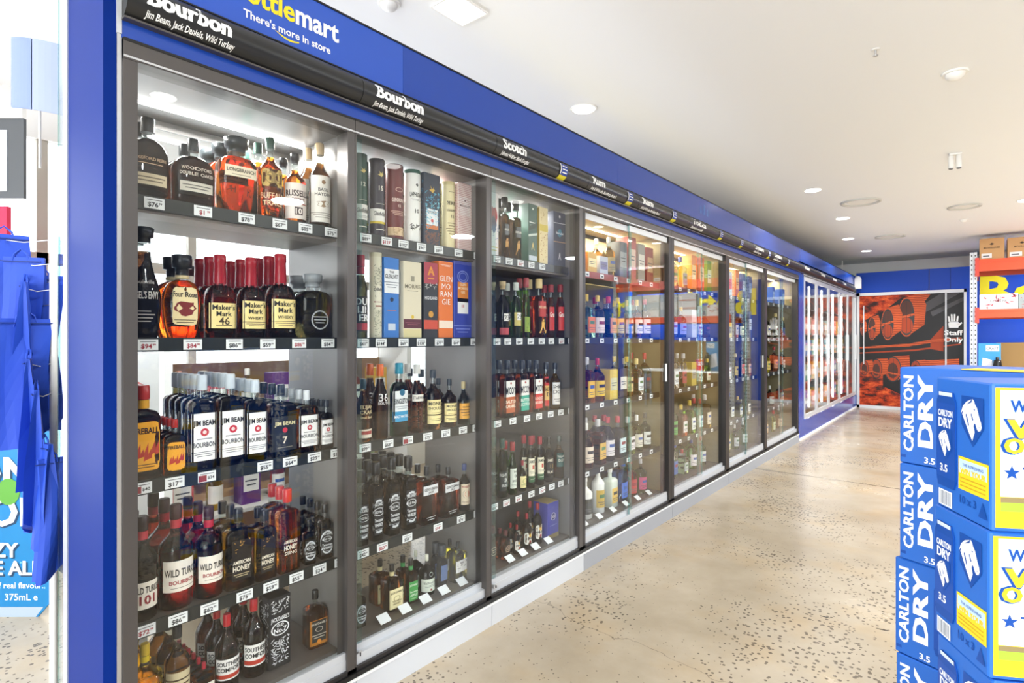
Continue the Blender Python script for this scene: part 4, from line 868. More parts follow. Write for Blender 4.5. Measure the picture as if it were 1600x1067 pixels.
# far bays: smaller in the photo, one colour of liquid, cap and label block each
FARP = {
 (3, 0): [('box', 'e0763a', 'f0c080', .17), ('box', 'd8a838', 'f2e6b0', .13), ('box', 'b8c0d0', '6a6ca0', .12), ('bottle', '~b87838', '9a8c5c', .27), ('box', '4a5058', '9aa0a0', .25), ('box', 'a83c3c', 'd8c0b0', .30), ('box', '80847c', 'd8d8cc', .27), ('box', '8c3038', 'c8a880', .26)],
 (3, 1): [('bottle', '~c8d8e0', 'e8e8f0', .28), ('bottle', '~8ab0d0', 'e07838', .28), ('bottle', '~d0d4dc', 'ecd8d0', .28), ('bottle', '~4060b0', 'e09050', .28), ('bottle', '~c8b040', 'd8c078', .28), ('bottle', '~e08850', 'e8c8b0', .27), ('bottle', '~d86850', 'f2e8e0', .28), ('bottle', '~e0a0b0', 'f2e8ec', .29)],
 (3, 2): [('bottle', '~a03018', 'c84858', .28), ('bottle', '~8c3818', 'e8b830', .29), ('bottle', '~b84c18', 'e8c030', .28), ('box', 'e0c040', 'd8d0a0', .2), ('box', '3c2c24', 'e8e0d0', .2), ('bottle', '~a04820', 'e0c890', .28), ('bottle', '~c0e0f0', 'e4f0f4', .26), ('bottle', '~88c8e8', '2c3c4c', .30)],
 (3, 3): [('bottle', '~d8e0e4', 'e8ece8', .28), ('bottle', '~c04830', 'ecdcc8', .28), ('bottle', '~601c14', 'd8b050', .29), ('bottle', '~2a1c1c', 'ece4e4', .29), ('bottle', '~22242c', 'd4e4e8', .28), ('bottle', '~585c44', 'dcd8dc', .26), ('bottle', '~5c5c40', 'd8d4c4', .26), ('bottle', '~60604c', 'dce0dc', .26)],
 (3, 4): [('bottle', '~301410', 'e8ecee', .29), ('bottle', 'e8e8e2', '2a2a24', .27), ('bottle', 'e6e8e4', 'c8a848', .32), ('bottle', 'dfe8dc', 'e8c060', .28), ('bottle', '~2c3c88', '4a70c8', .30), ('bottle', '~d8543c', 'b8403c', .28), ('bottle', '~aab0a0', 'c85c80', .25)],
 (4, 0): [('box', 'a8c8e4', 'f0f4f4', .22), ('bottle', '~c8ccd0', 'd89858', .30), ('bottle', '~b0b8c0', '98a0a8', .27), ('box', 'e88c34', 'f8d8a0', .30), ('box', 'e06030', 'f4d0b0', .30), ('box', '68a044', 'd8e8c0', .29)],
 (4, 1): [('bottle', '~5868e0', 'e4e8fc', .32), ('bottle', '~4454d0', 'b0b8f0', .27), ('bottle', '~3848b8', 'a4a8e0', .26), ('box', 'd8dce0', 'c8ccd0', .24), ('bottle', '~e89828', 'f0d090', .25), ('bottle', '~e08c1c', '2c2018', .25)],
 (4, 2): [('bottle', '~d0e4e4', 'ecf0f0', .29), ('bottle', '~d8e4e8', 'e8eced', .29), ('bottle', '~c4dcdc', 'b04848', .28), ('box', 'c8b048', 'a09c88', .2), ('bottle', '~b0b498', 'e4e0d0', .22), ('bottle', '~a8a878', 'd4d0b8', .22)],
 (4, 3): [('bottle', '~3c6ca8', '60b4d8', .28), ('bottle', '~28603c', '58a858', .30), ('bottle', '~c84830', 'e8e0dc', .26), ('bottle', '~88b840', 'e8ece4', .28), ('bottle', '~58a8d8', 'e0ecf4', .28), ('bottle', '~e08838', 'ece0c8', .30)],
 (4, 4): [('bottle', '~b8ccc0', 'd8e8e4', .24), ('bottle', '~c0d4dc', '4a6cac', .30), ('bottle', '~a8b8a8', 'c8ccc4', .20), ('bottle', '~98b8a0', 'e8e4e4', .27), ('bottle', '~88b090', 'd8dcd8', .26)],
 (5, 0): [('box', 'd8606c', 'ecf0f0', .24), ('box', 'c8dce8', 'e0809c', .24), ('box', 'e07c30', 'f0c8a0', .28), ('box', '2c4c94', 'b8c8e4', .26), ('box', '24407c', '98b0d8', .25)],
 (5, 1): [('bottle', '~b8a87c', 'ece4d8', .26), ('box', 'd8c050', '4c4428', .15), ('bottle', '~c86438', 'e8dcd0', .27), ('bottle', '~a8b868', 'e8ecc0', .25), ('box', '203c7c', 'c8d4ec', .28)],
 (5, 2): [('bottle', '~c88068', 'e4d4cc', .24), ('bottle', '~dce0e4', 'e8eaf0', .25), ('bottle', '~e0a028', 'e8c860', .25), ('bottle', '~303830', 'c84c44', .28), ('bottle', '~b03c30', 'e0b0a0', .27)],
 (5, 3): [('bottle', '~a8a494', 'd8d4c8', .27), ('bottle', '~403028', 'd8dcd8', .27), ('bottle', '~b4bcb0', 'e8e8e0', .21), ('bottle', '~e0dcd0', 'f0ece4', .24)],
 (5, 4): [('bottle', '~c86848', 'e8e0c0', .28), ('bottle', '~e0b040', 'ecd8b0', .30), ('bottle', '~a8b0a8', 'd4d8d4', .25), ('bottle', '~b0b8b0', 'dce0dc', .25)],
 (6, 0): [('box', '28509c', 'b0c8e8', .2), ('box', '2c54a4', 'a8c4e8', .2), ('box', '244c98', '98b8e0', .2)],
 (6, 1): [('bottle', '~28402c', 'b8c0b0', .27), ('bottle', '~2c2420', 'c8c4b4', .28), ('bottle', '~ccd4d4', 'e8f0ec', .30), ('bottle', '~243c28', '2c4ca0', .26)],
 (6, 2): [('bottle', '~482018', 'b0403c', .28), ('bottle', '~e0a028', 'e8cc70', .28), ('bottle', '~d85028', 'e89c78', .30), ('bottle', '~2c2c28', 'd8d4c8', .27)],
 (6, 3): [('bottle', '~2c3c34', 'c8ccc0', .24), ('bottle', '~24302c', 'a8b0a8', .24), ('bottle', '~342c28', 'c0b8a8', .26)],
 (6, 4): [('bottle', '~e0a434', 'ecdc9c', .27), ('bottle', '~b86c2c', 'e0c090', .27), ('bottle', '~a8b060', 'd8dcb0', .26), ('bottle', '~d87030', 'e8b890', .27)],
}
CAPS = ['d8b848', 'e8e8e4', '2a2a2c', 'b83038', 'c8c8c8', '3454a0', 'e0cc88']
SHP = ['std', 'tall', 'wine', 'square', 'flat', 'std']
NAMECOL = {}
def colour_word(h):
    h = h.lstrip('~'); r, g, b = (int(h[i:i + 2], 16) for i in (0, 2, 4)); mx, mn = max(r, g, b), min(r, g, b)
    if mx < 75: return 'near-black'
    if mx - mn < 28: return 'white' if mx > 205 else 'grey'
    if r == mx and g > b + 20 and g > .72 * r: return 'yellow'
    if r == mx and g > b + 20 and g > .4 * r: return 'orange' if mx > 190 else 'brown'
    if r == mx: return 'red' if b < .62 * r else 'pink'
    if g == mx: return 'green'
    return 'blue' if r < .75 * b else 'pale blue'
for (bay, sh), lst in FARP.items():
    a, b = BX[bay]; Y0, Y1 = Yat(a) + .09, Yat(b) - .07; n = len(lst); sp = (Y1 - Y0) / n; z = LEVEL[sh]
    for c, (kd, col, lab, H) in enumerate(lst):
        rnd = random.Random(bay * 100 + sh * 10 + c)
        H *= 1.07; W = min(sp * .93, .112 if kd == 'box' else .092 + .014 * rnd.random()); yc = Y0 + sp * (c + .5) + rnd.uniform(-.006, .006)
        capc = rnd.choice(CAPS); lc = ink(lab)
        if kd == 'box':
            p = dict(liq=col, cap=col, nm='gift_box', lab=[(.30, .72, .85, lab, [('@lines', .5, .4, '4a4a4a', 2)])]); D = W
            o = make_box(p, W, H, W)
            if col in ('e0763a', 'd8a838', 'b8c0d0'): pass
        else:
            p = dict(sh=rnd.choice(SHP), liq=col, cap=capc, nm='liquor_bottle', lab=[(.12, .48, .95, lab, [('@rect', .65, .2, rnd.choice(['2a2a30', '8c3038', '3c5ca0', '4a7a50']), .6), ('@lines', .25, .25, '5a5a5a', 2)])])
            o = make_bottle(p, W, H); D = W * SH[p['sh']][3]
        nb = 1 if (kd == 'bottle' and bay < 5 and rnd.random() < .75) else 0
        for k in range(nb + 1):
            q = o if k == 0 else copy_tree(o)
            q.location = (RAILX - .02 - D / 2 - k * (D + .01) - (.03 if sh == 4 else 0), yc, z)
            tag(q, f"{colour_word(col)} {'carton box' if kd == 'box' else 'spirits bottle'} with {colour_word(lab)} label, {ORD[c]} column, " + (f"{ORD[k]} row, " if nb else '') + f"{SHN[sh]} shelf, {BAYN[bay]} bay",
                'box' if kd == 'box' else 'bottle', f"bottles and boxes on the {SHN[sh]} shelf of the {BAYN[bay]} bay")

# ------------------------------------------------------------------ fascia, black sign tubes, blue strips
YE = FY
fp = [Yat(182)] + [Yat(x, 0) for x in (630, 965, 1171, 1252, 1311)] + [YE]
for i in range(len(fp) - 1):
    a, b = fp[i] + .001, fp[i + 1] - .001
    m = MB(); t = empty('fascia_panel'); m.box(-.12, 0, a, b, 2.487, 2.70, mat('fascia_light_blue', hexc('3158bb'), .25) if i == 0 else BLUE); m.build('board', t)
    e = MB(); e.box(-.12, .004, a, b, 2.70, 2.707, BLACK); e.box(-.002, .006, a, b, 2.484, 2.490, BLACK); e.build('edge_trim', t)
    tag(t, ['bright blue fascia panel with yellow and white shop lettering, nearest the pillar', 'long plain blue fascia panel above the second to fourth cases', 'blue fascia panel with faded chalk smear, above the fifth case', 'blue fascia panel above the sixth and seventh cases', 'blue fascia panel above the start of the cool room doors', 'blue fascia panel ending at the far wall'][i], 'fascia panel', 'blue fascia panels above the cases')
    if i == 0:
        s = MB(); fn = lambda u, v, d=0: (.0012 + d, u, v)
        yel = ink('f0d820')
        ys, ye = Yat(462), Yat(529); wm = ye - ys
        put_text(s, 'mart', fn, (ys + ye) / 2, 2.622, .076, WHITE, width=wm, bold=.03)
        vs, fs, wt_ = text_mesh('bottle', .02); vs2, fs2, wm_ = text_mesh('mart', .02)
        wb = wt_ * wm / wm_
        put_text(s, 'bottle', fn, ys - wb / 2 - .004, 2.622, .076, yel, width=wb, bold=.03)
        put_text(s, "There's more in store", fn, (Yat(380) + Yat(516)) / 2, 2.541, .028, WHITE, width=Yat(516) - Yat(380), bold=.02)
        n = 12; A = []
        y0, y1 = Yat(430), Yat(467)
        up = [(y0 + (y1 - y0) * k / n, 2.527 - .012 * math.sin(math.pi * k / n * .8)) for k in range(n + 1)]
        lo = [(u, v - .007 * math.sin(math.pi * min(1, (k + 1) / n) * .75)) for k, (u, v) in enumerate(up)]
        s.add([fn(u, v) for u, v in up] + [fn(u, v) for u, v in lo], [(k + n + 1, k + n + 2, k + 1, k) for k in range(n)], yel)
        s.build('lettering', t)
    if i == 2:
        s = MB(); y = Yat(1100)
        for k, (dy, h) in enumerate(((-.10, .10), (-.02, .13), (.06, .09))):
            s.add([(.0012, y + dy, 2.56), (.0012, y + dy + .04, 2.56), (.0012, y + dy + .035, 2.56 + h * .7), (.0012, y + dy + .01, 2.56 + h * .7)], [(0, 1, 2, 3)], ink('3a6ab4'))
        s.build('chalk_smear', t)
sg = [189, 567, 775, 919, 998, 1077, 1127, 1177, 1208, 1255, 1281, 1300, 1316, 1336]
st = ['Bourbon', 'Bourbon', 'Scotch', 'Rum', 'Rum', 'Vodka', '', 'Liqueurs', 'Liqueurs', 'Wine', 'Wine', 'Wine', 'Wine']
sub = ['Jim Beam, Jack Daniels, Wild Turkey', 'Jim Beam, Jack Daniels, Wild Turkey', 'Johnnie Walker, Black Douglas', 'Jack & Wilde ales, Bundaberg, Bacardi', 'Jack & Wilde ales, Bundaberg, Bacardi', 'Smirnoff', '', 'Baileys', 'Baileys', '', '', '', '']
TR = .057; TZ = 2.423
def tube_fn(u, v, d=0):
    q = max(-.985, min(.985, (v - TZ) / TR)); return ((TR + .0012 + d) * (1 - q * q) ** .5 + .0006, u, v)
for i in range(len(sg) - 1):
    a, b = Yat(sg[i], .05), Yat(sg[i + 1], .05)
    if i == 0: a = Yat(189, 0)
    m = MB(); n = 14
    m.loft([[(TR * math.cos(math.radians(-92 + 184 * k / n)), y, TZ + TR * math.sin(math.radians(-92 + 184 * k / n))) for k in range(n + 1)] + [(-.02, y, TZ + TR), (-.02, y, TZ - TR)] for y in (a + .0015, b - .0015)], TUBE)
    o = m.build('category_sign')
    r = MB(); r.box(-.01, .022, a, b, TZ + TR - .002, TZ + TR + .003, BLACK); r.box(-.01, .03, a, b, TZ - TR - .006, TZ - TR, FRAME); r.build('retaining_rail', o)
    nm = st[i] or 'blank'
    tag(o, (f'rounded black sign reading {nm}, {ORD[i]} from the pillar' if st[i] else f'plain rounded black sign without lettering, {ORD[i]} from the pillar'), 'sign', 'rounded black category signs above the cases')
    if st[i]:
        s = MB(); L_ = b - a
        if i == 0: u0, u1, w0, w1 = Yat(232, .06), Yat(362, .06), Yat(230, .06), Yat(370, .06)
        elif i == 1: u0, u1, w0, w1 = Yat(590, .06), Yat(662, .06), Yat(588, .06), Yat(665, .06)
        elif i == 2: u0, u1, w0, w1 = Yat(788, .06), Yat(823, .06), Yat(787, .06), Yat(830, .06)
        elif i == 3: u0, u1, w0, w1 = Yat(928, .06), Yat(946, .06), Yat(927, .06), Yat(966, .06)
        elif i == 4: u0, u1, w0, w1 = Yat(1006, .06), Yat(1021, .06), Yat(1005, .06), Yat(1034, .06)
        else: u0, u1, w0, w1 = a + .06, a + .06 + min(.3, L_ * .4), a + .05, a + .05 + min(.3, L_ * .35)
        put_text(s, st[i], tube_fn, (u0 + u1) / 2, TZ + .013, .052 if i < 3 else .048, WHITE, width=u1 - u0, bold=.055)
        if sub[i]: put_text(s, sub[i], tube_fn, (w0 + w1) / 2, TZ - .036, .016, WHITE, width=w1 - w0, bold=.02, shear=.15)
        s.build('lettering', o)
# blue strip between the signs and the glass
m = MB(); m.box(-.12, .004, Yat(189), Yat(1255), 2.31, 2.362, BLUE); m.box(-.12, .004, Yat(1255), YE, 2.345, 2.362, ink('c8ccd0')); o = m.build('trim_2'); struct(o)
# small blue and yellow shelf talkers clipped on the sign tubes
for i, px in enumerate((882, 986, 1055, 1128, 1160, 1203, 1233)):
    y = Yat(px, .06); m = MB()
    fn = lambda u, v, d=0: tube_fn(y + u, v, d)
    def pp(u0, u1, v0, v1, mt, l): patch(m, fn, u0, u1, v0, v1, mt, l, 2, 5)
    pp(-.035, .035, TZ - .045, TZ + .03, ink('1c3c94'), .003); pp(-.036, .036, TZ - .055, TZ - .035, ink('e0d22c'), .004)
    pp(-.038, -.030, TZ - .03, TZ + .03, WHITE, .004)
    for k in range(3): pp(-.02, .025, TZ + .012 - k * .018, TZ + .018 - k * .018, WHITE, .0045)
    o = m.build('price_flag'); tag(o, f'small blue and yellow price flag on the black sign tube, {ORD[i]} from the pillar', 'price flag', 'price flags along the sign tubes')

# ------------------------------------------------------------------ end pillar of the run
YP = Yat(161); YF = Yat(190)
XE = Xat(107, YP); XW = Xat(97, YP)
t = empty('end_pillar'); tag(t, 'glossy royal blue end pillar of the display run with pale metal edge', 'pillar')
m = MB(); m.box(XE, 0, YP, YP + .016, 0, 3.0, BLUE2); m.box(-.02, 0.0, YP + .016, YF - .0, 0, 3.0, BLUE2); m.build('panel', t)
m = MB(); m.box(XE - .05, XE, YP - .004, YP + .02, 0, 3.05, mat('edge_pale_aluminium', hexc('b9bcc4'), .35, .3)); m.build('edge_trim', t)
m = MB(); m.box(-.004, .006, Yat(181.5), Yat(189.5), 2.32, 3.0, SILL); m.box(-.001, .003, YF - .012, YF, 0, 2.34, ALU); m.build('corner_strip', t)
m = MB(); m.box(XE - .15, XE - .05, YP + .004, YP + .008, .0, 3.0, thin_glass('acrylic_sheet', (.86, .9, .98), 1, 1.5)); m.box(XE - .153, XE - .15, YP + .003, YP + .009, .0, 3.0, EDGEGLASS); m.build('acrylic_sheet', t)

# ------------------------------------------------------------------ cool room front
CO = [1256, 1276, 1295, 1312, 1325, 1337]
Yc0 = Yat(1248)
m = MB(); m.box(-.12, 0, Yc0, YE, .03, .255, BLUE); m.box(-.12, 0, Yc0, Yat(1256), .255, 2.36, BLUE); m.box(-.12, -.0, Yat(1256), YE, 2.335, 2.36, DARKFRAME); struct(m.build('wall_coolroom'))
m = MB(); m.box(-.02, .012, Yc0, YE, 0, .03, WHITE); struct(m.build('baseboard_coolroom'))
m = MB(); m.box(-1.0, -.9, Yc0, YE + .1, 0, 2.6, mat('coolroom_lining', hexc('2c3438'), .6)); m.box(-.9, -.12, Yc0, Yc0 + .02, 0, 2.6, MATS['coolroom_lining']); m.box(-.9, -.0, Yc0, YE, 2.5, 2.52, MATS['coolroom_lining']); struct(m.build('wall_coolroom_rear'))
WF = mat('cooler_frame_white', hexc('d4d6d8'), .35, .35)
for i in range(5):
    a, b = Yat(CO[i]), Yat(CO[i + 1]); t = empty('cooler_door'); tag(t, f'tall glass cool room door in a pale metal frame, {ORD[i]} of five from the cases', 'cooler door', 'glass doors of the cool room')
    m = MB(); q = .06
    m.box(-.012, .006, a + .002, a + q, .27, 2.33, WF); m.box(-.012, .006, b - q, b - .002, .27, 2.33, WF); m.box(-.012, .006, a + q, b - q, .27, .33, WF); m.box(-.012, .006, a + q, b - q, 2.27, 2.33, WF); m.build('frame', t)
    m = MB(); m.box(-.010, -.004, a + q, b - q, .33, 2.27, DOORGLASS); m.build('pane', t)
    m = MB(); m.box(.006, .022, b - .05, b - .035, 1.0, 1.5, WF); m.build('handle', t)
    m = MB(); m.box(-.13, -.11, a + .05, a + .075, .35, 2.25, LED); m.build('light_tube', t)
    t2 = empty('cooler_shelving'); tag(t2, f'wire shelving behind the {ORD[i]} cool room door', 'shelving', 'cool room shelving')
    for z in (.3, .75, 1.15, 1.5, 1.9): m = MB(); m.box(-.7, -.16, a + .03, b - .03, z - .011, z - .001, SHELF); m.build('shelf', t2)
    for si, z in enumerate((.3, .75, 1.15, 1.5)):
        for c in range(3):
            rnd = random.Random(i * 50 + si * 7 + c); y = a + .25 + (b - a - .4) * c / 2
            k = MB(); col = rnd.choice(['2c7c5c', 'c8a038', 'b84838', '3c5ca8', '8c9490', '4a8c9c'])
            k.rbox(-.36, -.2, y - .12, y + .12, 0, .24 + .06 * rnd.random(), ink(col), .005, 1)
            o = k.build('drinks_carton'); o.location = (0, 0, z)
            s_ = MB(); s_.box(-.1995, -.199, y - .10, y + .10, .08, .17, ink('e4e4dc')); s_.build('label', o)
            tag(o, f"{colour_word(col)} drinks carton, {ORD[c]} on {['lowest', 'second', 'third', 'fourth'][si]} shelf behind the {ORD[i]} cooler door", 'carton', 'drinks cartons in the cool room')

# ------------------------------------------------------------------ ceiling fittings
def ceil_xy(px, py):
    f = F * (CEIL - CZ) / (HZ - py); return at(px, f)
LIT = mat('downlight_lens', (1, .99, .96), .5, emit=6.0)
for i, (px, py, r) in enumerate(((912, 170, .085), (1270, 297, .085), (1317, 341, .085), (1325, 373, .085), (1354, 392, .085), (0, 1.41, .085), (0, 3.39, .085), (0, 5.25, .085), (0, 7.2, .085), (0, 9.1, .085))):
    X, Y = (2.37, py) if px == 0 else ceil_xy(px, py)
    t = empty('downlight', (X, Y, CEIL)); m = MB(); m.lathe([(-.004, r * 1.12), (-.001, r * 1.15)], WHITE, 28); m.build('bezel', t)
    m = MB(); m.lathe([(-.008, r * .9), (-.004, r * .95)], LIT, 28); m.build('lens', t)
    tag(t, ['round lit ceiling downlight above the third case', 'round lit downlight, nearer of the pair by the large ceiling ring', 'round lit downlight between the two ceiling rings', 'round lit downlight beyond the nearer ceiling ring', 'round lit downlight nearest the far wall', *['round lit downlight mirrored in the glass of the ' + q for q in ('nearest case', 'second case', 'third case', 'fourth case', 'fifth case')]][i], 'downlight', 'recessed downlights')
    l = bpy.data.lights.new('downlight_glow', 'SPOT'); l.energy = 48; l.spot_size = 2.4; l.spot_blend = .6; l.shadow_soft_size = .08; l.color = (1, .97, .9)
    o = bpy.data.objects.new('downlight_glow', l); o.location = (0, 0, -.02); o.parent = t; COL.objects.link(o)
# flat recessed panel
X, Y = ceil_xy(718, 14)
t = empty('ceiling_panel_light', (X, Y, CEIL)); m = MB(); m.box(-.085, .085, -.105, .105, -.006, -.001, mat('panel_lens', (1, 1, 1), .5, emit=1.6)); m.build('diffuser', t)
m = MB(); [m.box(*q, -.01, -.001, WHITE) for q in ((-.093, -.085, -.113, .113), (.085, .093, -.113, .113), (-.085, .085, -.113, -.105), (-.085, .085, .105, .113))]; m.build('frame', t)
tag(t, 'rectangular lit panel recessed in the ceiling above the second case', 'ceiling light')
for i, (px, py) in enumerate(((1345, 315), (1391, 369), (1507, 322))):
    X, Y = ceil_xy(px, py); m = MB(); t = empty('ceiling_ring', (X, Y, CEIL)); n = 36; r = .2 if i < 2 else .16
    R_ = [[((r + dr) * math.cos(2 * math.pi * k / n), (r + dr) * math.sin(2 * math.pi * k / n), z) for k in range(n)] for dr, z in ((.012, -.001), (.012, -.018), (-.012, -.018), (-.02, -.001))]
    m.loft(R_, mat('ring_grey_white', hexc('cfcfca'), .5), False, False); m.build('ring', t)
    m = MB(); m.lathe([(-.007, r * .72), (-.001, r * .74)], WHITE, n); m.build('cone', t)
    tag(t, ['large round ceiling speaker ring, nearest the cases', 'large round ceiling ring, beyond the nearest one', 'faint round ceiling ring near the orange rack'][i], 'ceiling speaker', 'round ceiling rings')
def dome(px, py, r, label, name='smoke_detector'):
    X, Y = ceil_xy(px, py); t = empty(name, (X, Y, CEIL)); m = MB(); m.lathe([(-.012, r * .95), (-.008, r), (-.001, r)], WHITE, 28); m.build('base', t)
    m = MB(); m.lathe([(-.012 - r * .55 * math.sin(a), r * .75 * math.cos(a)) for a in [math.pi / 2 * k / 6 for k in range(6, -1, -1)]], WHITE, 24); m.build('dome', t)
    tag(t, label, 'detector')
dome(1492, 113, .07, 'white domed motion detector on the bare ceiling, right of the aisle')
dome(608, 4, .055, 'small white smoke detector at the top edge above the fascia')
dome(1506, 343, .05, 'tiny white sensor dome far along the ceiling')
X, Y = ceil_xy(1368, 77); t = empty('sprinkler_head', (X, Y, CEIL)); m = MB(); m.lathe([(-.006, .02), (-.001, .024)], WHITE, 16); m.build('rose', t)
m = MB(); m.lathe([(-.035, .004), (-.006, .006)], ALU, 10); m.lathe([(-.04, .012), (-.036, .014)], ALU, 12); m.build('nozzle', t); tag(t, 'small sprinkler head on the ceiling above the aisle', 'sprinkler')
X, Y = ceil_xy(1492, 240); t = empty('emergency_light', (X, Y, CEIL), YAW * .3); m = MB(); m.box(-.045, .045, -.03, .03, -.015, -.001, WHITE); m.build('mount', t)
for dx in (-.028, .028):
    m = MB(); m.lathe([(-.13, .019), (-.125, .022), (-.02, .020), (-.015, .014)], WHITE, 16, dx); o = m.build('lamp_barrel', t)
    k = MB(); k.lathe([(-.138, .014), (-.129, .02)], mat('lens_grey', hexc('7a7c7e'), .2), 16, dx); k.build('lens', o)
tag(t, 'twin-barrel white emergency spotlight hanging from the ceiling, right of the aisle', 'ceiling light')
# exit sign over the far end
ex, ey = at(1325, 12.2); t = empty('exit_sign', (-.3, FY + .3, 2.62)); m = MB(); m.box(-.2, .2, -.02, .02, 0, .17, mat('exit_green', hexc('4aa88c'), .4, emit=.25)); m.build('panel', t)
m = MB(); m.box(-.01, .01, -.01, .01, .17, .48, WHITE); m.build('hanger', t)
m = MB(); put_text(m, 'EXIT', lambda u, v, d: (u, -.0215 - d, v), .05, .085, .07, WHITE, bold=.02); m.build('lettering', t)
tag(t, 'small green exit sign above the far end of the fascia', 'exit sign')
# security camera on the fascia end
t = empty('security_camera', (.06, FY - .25, 2.52)); m = MB(); m.box(-.05, .06, -.05, .06, -.08, .12, WHITE); m.build('mount', t)
m = MB(); m.lathe([(.12 + .06 * math.sin(a), .06 * math.cos(a)) for a in [math.pi / 2 * k / 5 for k in range(6)]], WHITE, 18); m.build('dome', t)
tag(t, 'white dome camera on a bracket at the far corner of the fascia', 'camera')

# ------------------------------------------------------------------ orange pallet racking at the right
OR = mat('rack_orange', hexc('e8522a'), .4); UP = mat('upright_galvanised', hexc('c9cdd2'), .4, .3)
RX, RY = at(1521, 9.0)
ru = 1.0
t = empty('pallet_rack', (RX, RY, 0)); tag(t, 'pallet rack with orange beams and perforated grey upright by the far wall', 'rack')
ztop = CZ + (HZ - 395) * 9.0 / F
for dx, dy in ((0, 0), (0, .9), (2.7, 0), (2.7, .9)):
    m = MB(); m.box(dx - .045, dx + .0, dy - .04, dy + .04, 0, ztop, UP); m.box(dx + .004, dx + .045, dy - .04, dy + .04, 0, ztop, UP)
    for k in range(int(ztop / .075)):
        for ox in (-.022, .024): m.box(dx + ox - .008, dx + ox + .008, dy - .0412, dy - .0402, .05 + k * .075, .075 + k * .075, DARKFRAME)
    m.build('upright', t)
def zz(py, f=9.0): return CZ + (HZ - py) * f / F
B1, B0 = zz(407), zz(425); C1, C0 = zz(484), zz(497)
for z0, z1 in ((B0, B1), (C0, C1)):
    for dy in (-.06, .9):
        m = MB(); m.box(.045, 2.66, dy - .0, dy + .05, z0, z1, OR); m.box(.045, 2.66, dy - .006, dy, z1 - (z1 - z0) * .3, z1, OR); m.box(.02, .07, dy - .01, dy + .055, z0 - .08, z1 + .03, mat('rack_clip_red', hexc('d8483a'), .4)); m.build('beam', t)
    m = MB(); m.box(.045, 2.66, -.01, .9, z1 - .02, z1 - .004, mat('deck_steel', hexc('b9b9b4'), .5, .3)); m.build('deck', t)
# cardboard cases on the rack
KR = mat('kraft_board', hexc('c79a68'), .65); KRD = mat('kraft_dark', hexc('8a6a3c'), .65)
def wbox(x, y, z, w, d, h, matn, label, text=None, sticker=True, name='cardboard_box', tape=None, rot=0):
    t = empty(name, (x, y, z), rot); m = MB(); m.rbox(0, w, 0, d, 0, h, matn, .004, 1); m.build('carton', t)
    fn = lambda u, v, d_=0: (u, -.002 - d_, v); s = MB()
    if text: put_text(s, text, fn, w / 2, h * .55, h * .075, ink('3a2a1c'), maxw=w * .9); s.add([fn(w / 2 + a_, h * .72 + b_) for a_, b_ in ((-.03, 0), (0, -.015), (.03, 0), (0, .02))], [(0, 1, 2, 3)], ink('3a2a1c'))
    if sticker: s.box(w * .08, w * .5, -.003, -.001, h * .06, h * .28, ink('e8e8e8')); s.box(w * .14, w * .4, -.0036, -.003, h * .13, h * .18, ink('55585c'))
    if text or sticker: s.build('label', t)
    s = MB(); s.box(w / 2 - .025, w / 2 + .025, .0, d, h, h + .001, tape or ink('b08a58')); s.build('tape', t)
    tag(t, label, 'box'); return t
k = 9.0 / F
wbox(RX + .075, RY - .02, B1 + .002, .30, .3, .33, KR, 'brown winery carton on the orange rack, first from the grey upright', 'MCWILLIAMS')
wbox(RX + .41, RY - .02, B1 + .002, .34, .3, .31, KR, 'brown winery carton on the orange rack, second from the grey upright', 'MCWILLIAMS')
wbox(RX + .79, RY - .02, B1, .34, .3, .32, KR, 'brown winery carton on the orange rack, third from the grey upright', 'MCWILLIAMS')
def rose_print(s, w, h, y=-.003):
    fn = lambda u, v, d=0: (u, y - d, v)
    draw(s, fn, [('@swirl', .5, .8, 'c84858', 14), ('COOLER', .55, .16, '9a9aa0'), ('@ring', .8, .25, '8a8c94')], 0, w, 0, h)
t = wbox(RX + .075, RY, C1 + .002, .46, .3, .24, ink('e6e4e2'), 'white printed drinks carton on the second rack shelf beside the upright', sticker=False)
s = MB(); rose_print(s, .46, .24); s.build('print', t)
t = wbox(RX + .54, RY + .02, C1, .24, .3, .23, ink('9aa6a4'), 'grey-green drinks carton on the second rack shelf', sticker=False)
s = MB(); rose_print(s, .24, .23); s.build('print', t)
for q in range(3):
    t = wbox(RX + .80, RY, C1 + .17 * q, .4, .3, .168, ink('eae8e6'), ['bottom', 'middle', 'top'][q] + ' white carton in the stack at the right of the second rack shelf', sticker=False)
    s = MB(); s.box(.02, .38, -.0036, -.002, .01, .03, ink('d88878')); s.build('print', t)
for q in range(3):
    for c_ in range(3):
        t = wbox(RX + 1.22 + .42 * c_, RY, C1 + .17 * q + .002, .4, .3, .168, ink('e4e2de' if (q + c_) % 2 else 'b8c4cc'), f'{["bottom", "middle", "top"][q]} pale drinks carton, {["nearest", "middle", "farthest"][c_]} stack right of the white ones on the rack', sticker=True)
for c_ in range(3):
    wbox(RX + 1.18 + .40 * c_, RY - .02, B1 + .002, .36, .3, .31, KR, f'brown winery carton on the orange rack, {ORD[c_ + 3]} from the grey upright', 'MCWILLIAMS')
# lettering on the blue wall behind the rack
s = MB(); put_text(s, 'Bottlemart', lambda u, v, d: (u, FY - .002 - d, v), Xat(1532, FY), zz(453, fwd(2.5, FY)), .62, ink('f0e020'), bold=.03, align='l'); s_ = s.build('wall_lettering')
tag(s_, 'large yellow letters starting Bo on the blue wall behind the orange rack', 'lettering')
